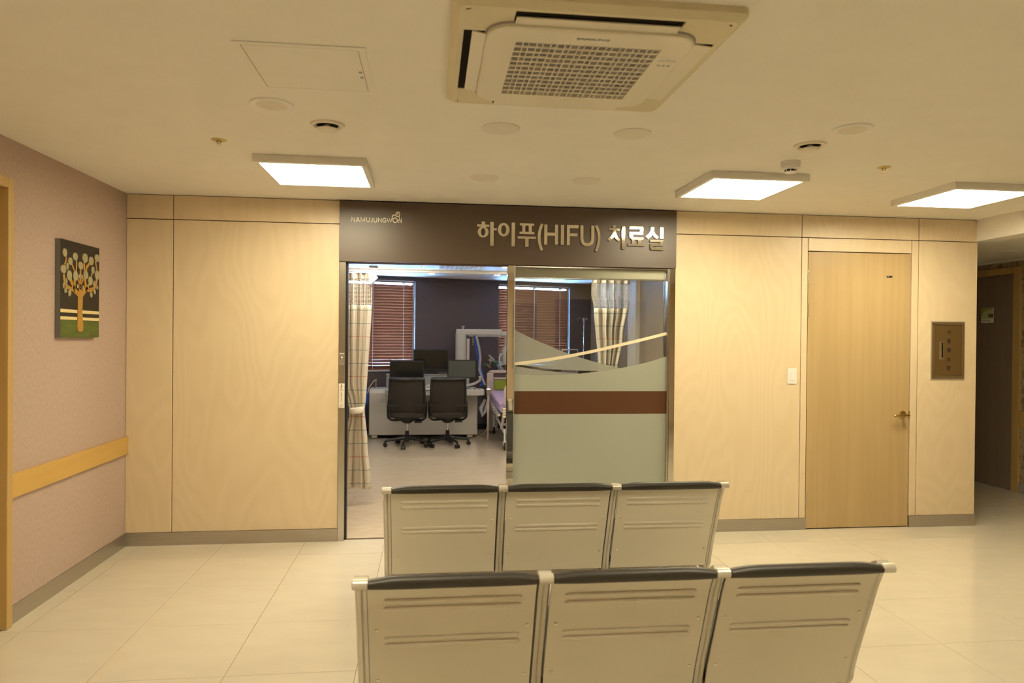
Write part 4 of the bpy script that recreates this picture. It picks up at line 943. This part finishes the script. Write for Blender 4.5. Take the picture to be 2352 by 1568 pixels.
for k in range(16):
    kx = 2.60 + .055*(k % 8); ky = 5.12 + .10*(k//8)
    put('knob', B().lathe([(.014, 0), (.013, .016), (.008, .020)], (kx, ky, .775), 12), 'grey' if k % 3 else 'chrome', ct, smooth=True)
put('deck_arm', B().tube([(2.75, 5.45, .79), (2.95, 5.42, .85), (3.02, 5.40, .90), (3.02, 5.38, .96)], .022, 10), 'machine', mc, smooth=True)
for cx in (1.40, 2.87):
    cs_ = put('caster', rbox(cx-.045, cx+.045, 5.40, 5.50, .012, .055, .02), 'offwhite2', mc)
    put('wheel', B().cyl((cx-.03, 5.45, .028), (cx+.03, 5.45, .028), .028, n=18), 'black', cs_, smooth=True)
text('machine_lettering', 'ALPIUS', .085, (1.645, 5.3593, .585), 'machine2', mc, 'y', shear=.2, sx=1.25)
ph_ = put('probe_holder', B().cyl((1.40, 5.60, .76), (1.40, 5.60, .885), .019, n=14), 'chrome', mc, smooth=True)
put('holder_hook', B().tube([(1.385, 5.59, .875), (1.40, 5.585, .90), (1.425, 5.58, .895)], .012, 8), 'chrome', ph_, smooth=True)
put('probe_cord', B().tube([(1.385, 5.58, .89), (1.35, 5.52, .84), (1.315, 5.42, .78), (1.30, 5.38, .70)], .005, 6), 'cream', ph_)
cc = thing('blue_cable_coil', 'blue cable bundle hung on the console end by the curtain', 'cable', (1.285, 5.42, .45))
for k in range(5):
    dx = .012*(k-2)
    put('cable_loop', B().tube([(1.285+dx*.6, 5.40+.008*k, .775), (1.262+dx, 5.39, .70), (1.255+dx, 5.385+.01*k, .60), (1.268+dx, 5.39, .53), (1.285+dx, 5.40, .58), (1.292+dx*.5, 5.41, .70), (1.287+dx*.6, 5.40+.008*k, .775)], .008, 6), 'blue', cc, smooth=True)
put('hanging_cable', B().tube([(1.27, 5.40, .54), (1.262, 5.39, .40), (1.268, 5.40, .20), (1.30, 5.42, .05)], .006, 6), 'blue', cc, smooth=True)
# ---- monitors
def monitor(x0, x1, z0, z1, y, mat, foot, label, base_z):
    m_ = thing('monitor', label, 'monitor', ((x0+x1)/2, y, base_z), group='console monitors')
    put('bezel', B().box(x0, x1, y, y+.035, z0, z1), 'black', m_, bevel=.006)
    put('screen', B().box(x0+.018, x1-.018, y-.0012, y+.002, z0+.020, z1-.018), mat, m_)
    cx = (x0+x1)/2
    put('neck', B().box(cx-.028, cx+.028, y+.034, y+.055, base_z, (z0+z1)/2), 'black', m_, bevel=.004)
    if foot: put('foot', rbox(cx-.12, cx+.12, y-.03, y+.12, base_z, base_z+.010, .03), 'black', m_)
monitor(1.632, 2.152, .905, 1.205, 5.30, 'screen', True, 'black monitor behind the office chair nearer the curtain', .775)
monitor(1.976, 2.536, 1.040, 1.375, 5.70, 'screen', True, 'black middle monitor standing on the console rear shelf', .978)
monitor(2.512, 2.960, .938, 1.222, 5.30, 'screen2', True, 'monitor with a reflection-grey screen beside the hospital bed', .775)
# ---- gantry arm
ga = thing('gantry_arm', 'beige column with long horizontal treatment arm over the bed', 'medical machine', (2.76, 5.98, 0))
GY = 5.98
b = B(); b.prism(rrect(2.655, 2.835, GY-.10, GY+.10, .06, 6), .02, 1.63, XY); put('column', b, 'machine', ga, smooth=True)
put('column_rail', B().box(2.838, 2.885, GY-.07, GY+.07, .02, 1.55), 'machine', ga, bevel=.008)
put('column_foot', B().box(2.60, 2.95, GY-.13, GY+.15, 0, .05), 'machine2', ga, bevel=.01)
put('arm', B().box(2.662, 3.42, GY-.07, GY+.07, 1.605, 1.705), 'machine', ga, bevel=.02, seg=3)
put('arm_underside', B().box(2.87, 3.40, GY-.055, GY+.055, 1.585, 1.606), 'machine2', ga)
put('arm_extension', B().box(3.41, 3.62, GY-.05, GY+.05, 1.60, 1.672), 'machine', ga, bevel=.01)
put('arm_knob', B().lathe([(.010, 0), (.010, .03), (.036, .034), (.036, .045), (.02, .05)], (2.775, GY, 1.705), 16), 'alum', ga, smooth=True)
hd_ = put('treatment_head', B().lathe([(.05, 1.60), (.05, 1.44), (.085, 1.40), (.098, 1.34), (.098, 1.17), (.085, 1.13), (.06, 1.12)], (3.515, GY, 0), 24), 'machine', ga, smooth=True)
put('head_cone', B().lathe([(.07, 1.125), (.06, 1.06), (.058, 1.03)], (3.515, GY, 0), 24), 'bronze2', hd_, smooth=True)
put('head_grip', B().tube([(3.42, GY-.05, 1.31), (3.38, GY-.07, 1.27), (3.375, GY-.07, 1.17), (3.41, GY-.05, 1.12)], .014, 8), 'machine', hd_, smooth=True)
hs = put('blue_hose', B().tube([(2.965, GY-.12, 1.60), (2.985, GY-.13, 1.45), (3.01, GY-.14, 1.30), (3.04, GY-.15, 1.12), (3.09, GY-.16, .98), (3.10, GY-.18, .86), (3.06, GY-.22, .78)], .018, 8), 'blue', ga, smooth=True)
put('clear_hose', B().tube([(2.985, GY-.16, 1.60), (3.03, GY-.17, 1.42), (3.055, GY-.18, 1.25), (3.04, GY-.18, 1.05), (3.08, GY-.2, .92), (3.13, GY-.25, .80)], .020, 8), 'clear', ga, smooth=True)
put('hose_chain', B().box(2.93, 2.945, GY-.10, GY-.09, 1.44, 1.585), 'black', ga)
for k in range(5): put('chain_link', B().box(2.926, 2.949, GY-.105, GY-.10, 1.45+.026*k, 1.460+.026*k), 'brasspale', ga)
# ---- office chairs
def office_chair(cx, cy, a0, label):
    c = thing('office_chair', label, 'office chair', (cx, cy, 0), group='office chairs at the console')
    yb = cy - .20
    # back: curved frame ring and mesh
    def back_pt(u, z):      # u -1..1
        return Vector((cx + u*.246*(1 - .05*max(0, (z-.75)/.25)) * (1 if z > .55 else 1 - .28*((.55-z)/.13)**2), yb + .055*u*u - .07*((z-.62)/.38) - .03*math.sin((z-.42)*4.5), z))
    zs = [.425 + (.985-.425)*k/14 for k in range(15)]; us = [-1 + 2*i/12 for i in range(13)]
    b = B()
    g0 = [[b.bm.verts.new(back_pt(u*.93, z)) for u in us] for z in zs]
    g1 = [[b.bm.verts.new(back_pt(u*.93, z) + Vector((0, .012, 0))) for u in us] for z in zs]
    for k in range(14):
        for i in range(12):
            b.bm.faces.new((g0[k][i], g0[k][i+1], g0[k+1][i+1], g0[k+1][i])); b.bm.faces.new((g1[k+1][i], g1[k+1][i+1], g1[k][i+1], g1[k][i]))
    put('back_mesh', b, 'chairmesh', c, smooth=True)
    loop = [back_pt(-1, z) for z in zs] + [back_pt(u, .992) for u in us[1:-1]] + [back_pt(1, z) for z in reversed(zs)] + [back_pt(u, .42) for u in reversed(us[1:-1])]
    put('back_frame', B().tube(loop + [loop[0]], .017, 8), 'black', c, smooth=True)
    put('back_top', B().tube([back_pt(u, .978) - Vector((0, .004, 0)) for u in us], .026, 8), 'black', c, smooth=True)
    put('seat', rbox(cx-.25, cx+.25, cy-.20, cy+.28, .425, .50, .09), 'chairmesh', c, bevel=.015)
    put('mechanism', B().lathe([(.05, .335), (.085, .36), (.09, .40), (.12, .425)], (cx, cy-.02, 0), 18), 'black', c, smooth=True)
    for s in (-1, 1):
        ar = put('arm_loop', B().tube([(cx+s*.268, cy+.05, .625), (cx+s*.270, cy-.08, .60), (cx+s*.270, cy-.10, .50), (cx+s*.264, cy-.09, .42), (cx+s*.22, cy-.07, .385), (cx+s*.16, cy-.04, .378), (cx+s*.06, cy-.02, .385)], .016, 8), 'black', c, smooth=True)
        put('arm_pad', B().tube([(cx+s*.250, cy-.12, .632), (cx+s*.246, cy-.04, .648), (cx+s*.244, cy+.10, .648), (cx+s*.24, cy+.18, .638)], [.022, .026, .026, .018], 10, flat=(.55, 1.3)), 'black', ar, smooth=True)
        put('back_brace', B().box(*sorted((cx+s*.11, cx+s*.27)), yb-.062, yb-.045, .598, .618), 'black', c, bevel=.003)
    put('tilt_lever', B().box(cx+.10, cx+.21, cy-.10, cy-.07, .345, .370), 'black', c, bevel=.004)
    gl = put('gas_lift', B().cyl((cx, cy, .22), (cx, cy, .345), .016, n=16), 'chrome', c, smooth=True)
    put('lift_sleeve', B().cyl((cx, cy, .07), (cx, cy, .225), .030, .026, n=18), 'black', gl, smooth=True)
    for k in range(5):
        a = math.radians(a0 + 72*k); dx, dy = math.cos(a), math.sin(a)
        lg = put('base_leg', B().tube([(cx+dx*.02, cy+dy*.02, .125), (cx+dx*.18, cy+dy*.18, .105), (cx+dx*.31, cy+dy*.31, .085)], [.030, .022, .016], 8), 'black', c, smooth=True)
        wx, wy = cx+dx*.31, cy+dy*.31
        cs_ = put('caster', B().cyl((wx, wy, .05), (wx, wy, .09), .012, n=10), 'black', lg)
        px_, py_ = -dy, dx
        for s in (-1, 1):
            put('wheel', B().cyl((wx+px_*s*.008, wy+py_*s*.008, .029), (wx+px_*s*.030, wy+py_*s*.030, .029), .029, n=16), 'black', lg, smooth=True)
office_chair(1.925, 4.63, -98, 'black mesh office chair nearer the checked curtain')
office_chair(2.505, 4.66, -65, 'black mesh office chair nearer the hospital bed')
# ---- hospital bed
bd = thing('hospital_bed', 'adjustable hospital bed with pink headboard and lilac sheet', 'bed', (3.65, 5.0, 0))
hb = B(); YH = 5.95
outer = rrect(3.17, 4.10, .60, 1.035, .10, 6)
hole = rrect(3.28, 3.55, .915, .985, .033, 5)
# headboard as frame pieces round the hand hole
put('headboard', B().prism([p_ for p_ in outer if p_[1] <= .90 or True][:], YH, YH+.02, XZ), 'bedcream', bd, bevel=.006)
fr_ = B()
for (x0, x1, z0, z1) in ((3.17, 3.28, .66, .985), (3.17, 4.10, .60, .70), (3.99, 4.10, .66, .985), (3.22, 4.05, .985, 1.035), (3.28, 3.99, .885, .912)): fr_.box(x0, x1, YH-.03, YH, z0, z1)
put('headboard_rim', fr_, 'bedcream', bd, bevel=.012, seg=3)
put('hand_slot', B().prism(hole, YH-.004, YH, XZ), 'darkwall', bd)
put('green_panel', B().prism(rrect(3.30, 3.97, .715, .872, .03, 5), YH-.035, YH, XZ), 'bedgreen', bd, bevel=.004)
put('headboard_post', B().box(3.235, 3.255, YH-.04, YH-.028, .735, .865), 'alum', bd, bevel=.004)
mt_ = B(); mt_.prism([(4.16, .52), (4.16, .60), (4.22, .645), (5.86, .70), (5.92, .66), (5.92, .56)], 3.215, 4.06, lambda u, v, a: (a, u, v))
put('mattress', mt_, 'lilac', bd, bevel=.03, seg=3)
put('bed_rail', B().tube([(3.20, 4.12, .50), (3.20, 5.92, .58)], .022, 10), 'alum', bd, smooth=True)
put('bed_rail', B().tube([(4.08, 4.12, .50), (4.08, 5.92, .58)], .022, 10), 'alum', bd, smooth=True)
for k in range(6):
    yy = 4.3 + .28*k; put('rail_bracket', B().box(3.175, 3.205, yy, yy+.05, .46+.045*k/5, .53+.045*k/5), 'chrome', bd, bevel=.004)
fb = B(); fb.prism(rrect(3.262, 4.10, .60, .935, .09, 6), 4.06, 4.10, XZ); put('footboard', fb, 'bedcream', bd, bevel=.012, seg=3)
for k in range(4): put('footboard_bumper', B().box(3.245, 4.12, 4.04, 4.11, .47+.034*k, .50+.034*k), 'cream', bd, bevel=.008)
put('under_frame', B().tube([(3.30, 4.25, .22), (3.30, 5.80, .34)], .02, 8).tube([(3.98, 4.25, .22), (3.98, 5.80, .34)], .02, 8).tube([(3.30, 4.9, .27), (3.98, 4.9, .27)], .02, 8), 'frame', bd, smooth=True)
for yy, zz in ((4.3, .5), (5.7, .56)):
    for xx in (3.28, 4.0): put('lift_leg', B().tube([(xx, yy+.25, .26), (xx, yy+.05, .40), (xx, yy, zz)], .022, 8), 'frame', bd, smooth=True)
for xx in (3.29, 3.99):
    for yy in (4.16, 5.84):
        lg = put('bed_leg', B().cyl((xx, yy, .12), (xx, yy, .30), .018, n=12), 'frame', bd, smooth=True)
        put('caster_fork', B().box(xx-.03, xx+.03, yy-.02, yy+.02, .07, .125), 'alum', lg, bevel=.006)
        put('caster_wheel', B().cyl((xx-.018, yy, .06), (xx+.018, yy, .06), .06, n=20), 'black', lg, smooth=True)
# ---- drip stand clamp pole by the bed
pl_ = thing('drip_pole', 'short plastic-wrapped pole with clamp between console and bed', 'pole', (3.135, 5.17, 0))
put('pole', B().cyl((3.135, 5.17, .0), (3.135, 5.17, .80), .017, n=12), 'bedcream', pl_, smooth=True)
put('clamp', B().box(3.10, 3.17, 5.13, 5.21, .70, .79), 'chrome', pl_, bevel=.01)
put('clamp_knob', B().lathe([(.02, 0), (.024, .02), (.018, .03)], (3.135, 5.17, .79), 14), 'alum', pl_, smooth=True)
put('plastic_wrap', B().tube([(3.09, 5.2, .62), (3.03, 5.22, .48), (3.05, 5.2, .36), (3.10, 5.19, .45), (3.13, 5.18, .60)], [.02, .035, .02, .03, .02], 8), 'clear', pl_, smooth=True)
# ---- oxygen set behind the headboard
ox = thing('oxygen_cylinder', 'grey oxygen cylinder with flow meter and green humidifier behind the bed headboard', 'oxygen cylinder', (3.25, 6.15, 0))
oy = 6.14
put('cylinder', B().tube([(3.30, oy, .02), (3.30, oy, .9), (3.30, oy, .98), (3.30, oy, 1.02)], [.085, .085, .06, .03], 20), 'machine', ox, smooth=True)
put('valve', B().cyl((3.24, oy, 1.06), (3.18, oy, 1.11), .028, n=12), 'bronze', ox, smooth=True)
put('valve_knob', B().lathe([(.022, -.015), (.026, 0), (.022, .015)], (3.155, oy, 1.12), 14, 'x'), 'green', ox, smooth=True)
put('gauge', B().lathe([(.034, 0), (.036, .012), (.032, .022)], (3.24, oy-.03, 1.20), 20, 'y'), 'chrome', ox, smooth=True)
put('flow_tube', B().cyl((3.215, oy-.03, 1.275), (3.31, oy-.03, 1.195), .015, n=12), 'clear', ox, smooth=True)
put('flow_stem', B().tube([(3.20, oy, 1.09), (3.25, oy-.02, 1.14), (3.265, oy-.03, 1.19), (3.33, oy-.03, 1.17)], .008, 8), 'chrome', ox, smooth=True)
put('humidifier_cap', B().cyl((3.325, oy-.03, 1.165), (3.36, oy-.03, 1.125), .034, n=16), 'green', ox, smooth=True)
put('humidifier_bottle', B().cyl((3.36, oy-.03, 1.125), (3.43, oy-.03, 1.045), .036, n=16), 'clear', ox, smooth=True)
# ---- IV stand against the window wall
iv = thing('iv_stand', 'thin steel drip stand beside the window seen through the glass door', 'stand', (4.93, 6.55, 0))
put('pole', B().cyl((4.93, 6.55, .05), (4.93, 6.55, 1.92), .010, n=10), 'satin', iv, smooth=True)
put('hook', B().tube([(4.93, 6.55, 1.92), (4.84, 6.55, 1.925), (4.80, 6.55, 1.90), (4.815, 6.55, 1.87), (4.84, 6.55, 1.89)], .006, 6), 'satin', iv, smooth=True)
put('hook', B().tube([(4.93, 6.55, 1.92), (4.97, 6.55, 1.925), (4.985, 6.55, 1.90)], .006, 6), 'satin', iv, smooth=True)
put('collar', B().cyl((4.93, 6.55, 1.86), (4.93, 6.55, 1.93), .02, n=12), 'grey', iv, smooth=True)
for k in range(5):
    a = 2*PI*k/5; put('base_leg', B().tube([(4.93, 6.55, .08), (4.93+  .17*math.cos(a), 6.55+.17*math.sin(a), .03)], .012, 8), 'satin', iv, smooth=True)
mb = thing('equipment_trolley', 'small dark equipment trolley by the drip stand behind the glass', 'trolley', (4.55, 6.2, 0))
put('body', B().box(4.42, 4.72, 6.0, 6.35, .06, 1.10), 'grey', mb, bevel=.01)
put('top_tray', B().box(4.40, 4.74, 5.98, 6.37, 1.10, 1.125), 'alum', mb, bevel=.005)
put('handle', B().tube([(4.44, 6.0, 1.22), (4.44, 5.99, 1.38), (4.70, 5.99, 1.38), (4.70, 6.0, 1.22), (4.70, 6.02, 1.12)], .010, 8), 'alum', mb, smooth=True)
for xx in (4.46, 4.68):
    for yy in (6.05, 6.30): put('wheel', B().cyl((xx-.012, yy, .03), (xx+.012, yy, .03), .03, n=14), 'black', mb, smooth=True)
# ---- small things
kb = thing('keyboard', 'thin keyboard lying on the console rear shelf by the middle monitor', 'keyboard', (2.49, 5.69, .978))
put('case', B().box(2.385, 2.595, 5.665, 5.70, .9785, .994), 'black', kb, bevel=.003)
for k in range(10): put('key', B().box(2.390+.0202*k, 2.407+.0202*k, 5.668, 5.692, .994, .999), 'grey', kb)
wc = thing('white_cable', 'tangled white cable on the control deck between the two office chairs', 'cable', (2.23, 5.2, .776))
put('cable_loop', B().tube([(2.13, 5.12, .781), (2.19, 5.10, .83), (2.26, 5.12, .86), (2.29, 5.15, .82), (2.24, 5.13, .785), (2.17, 5.12, .80), (2.20, 5.11, .84), (2.27, 5.14, .80), (2.31, 5.20, .782)], .007, 6), 'white', wc, smooth=True)
yc = thing('yellow_cable', 'thin yellow cable trailing down to the floor between console and bed', 'cable', (3.05, 5.5, .01))
put('cable', B().tube([(3.155, 5.46, .24), (3.15, 5.47, .17), (3.12, 5.5, .08), (3.06, 5.52, .03), (3.0, 5.50, .008), (2.96, 5.46, .008)], .006, 6), 'brasspale', yc, smooth=True)
x, y, z = 7.745, .645, 2.45
p = thing('corridor_lamp', 'round unlit ceiling lamp in the corridor by the leaf wallpaper', 'ceiling light', (x, y, z))
put('trim_ring', B().lathe([(.075, 0), (.075, -.008), (.092, -.010), (.10, 0)], (x, y, z), 36), 'white', p, smooth=True)
put('diffuser', B().lathe([(.076, -.001), (.072, -.010), (.04, -.014), (.001, -.015)], (x, y, z), 36), 'offlamp', p, smooth=True)
bpy.context.view_layer.update()
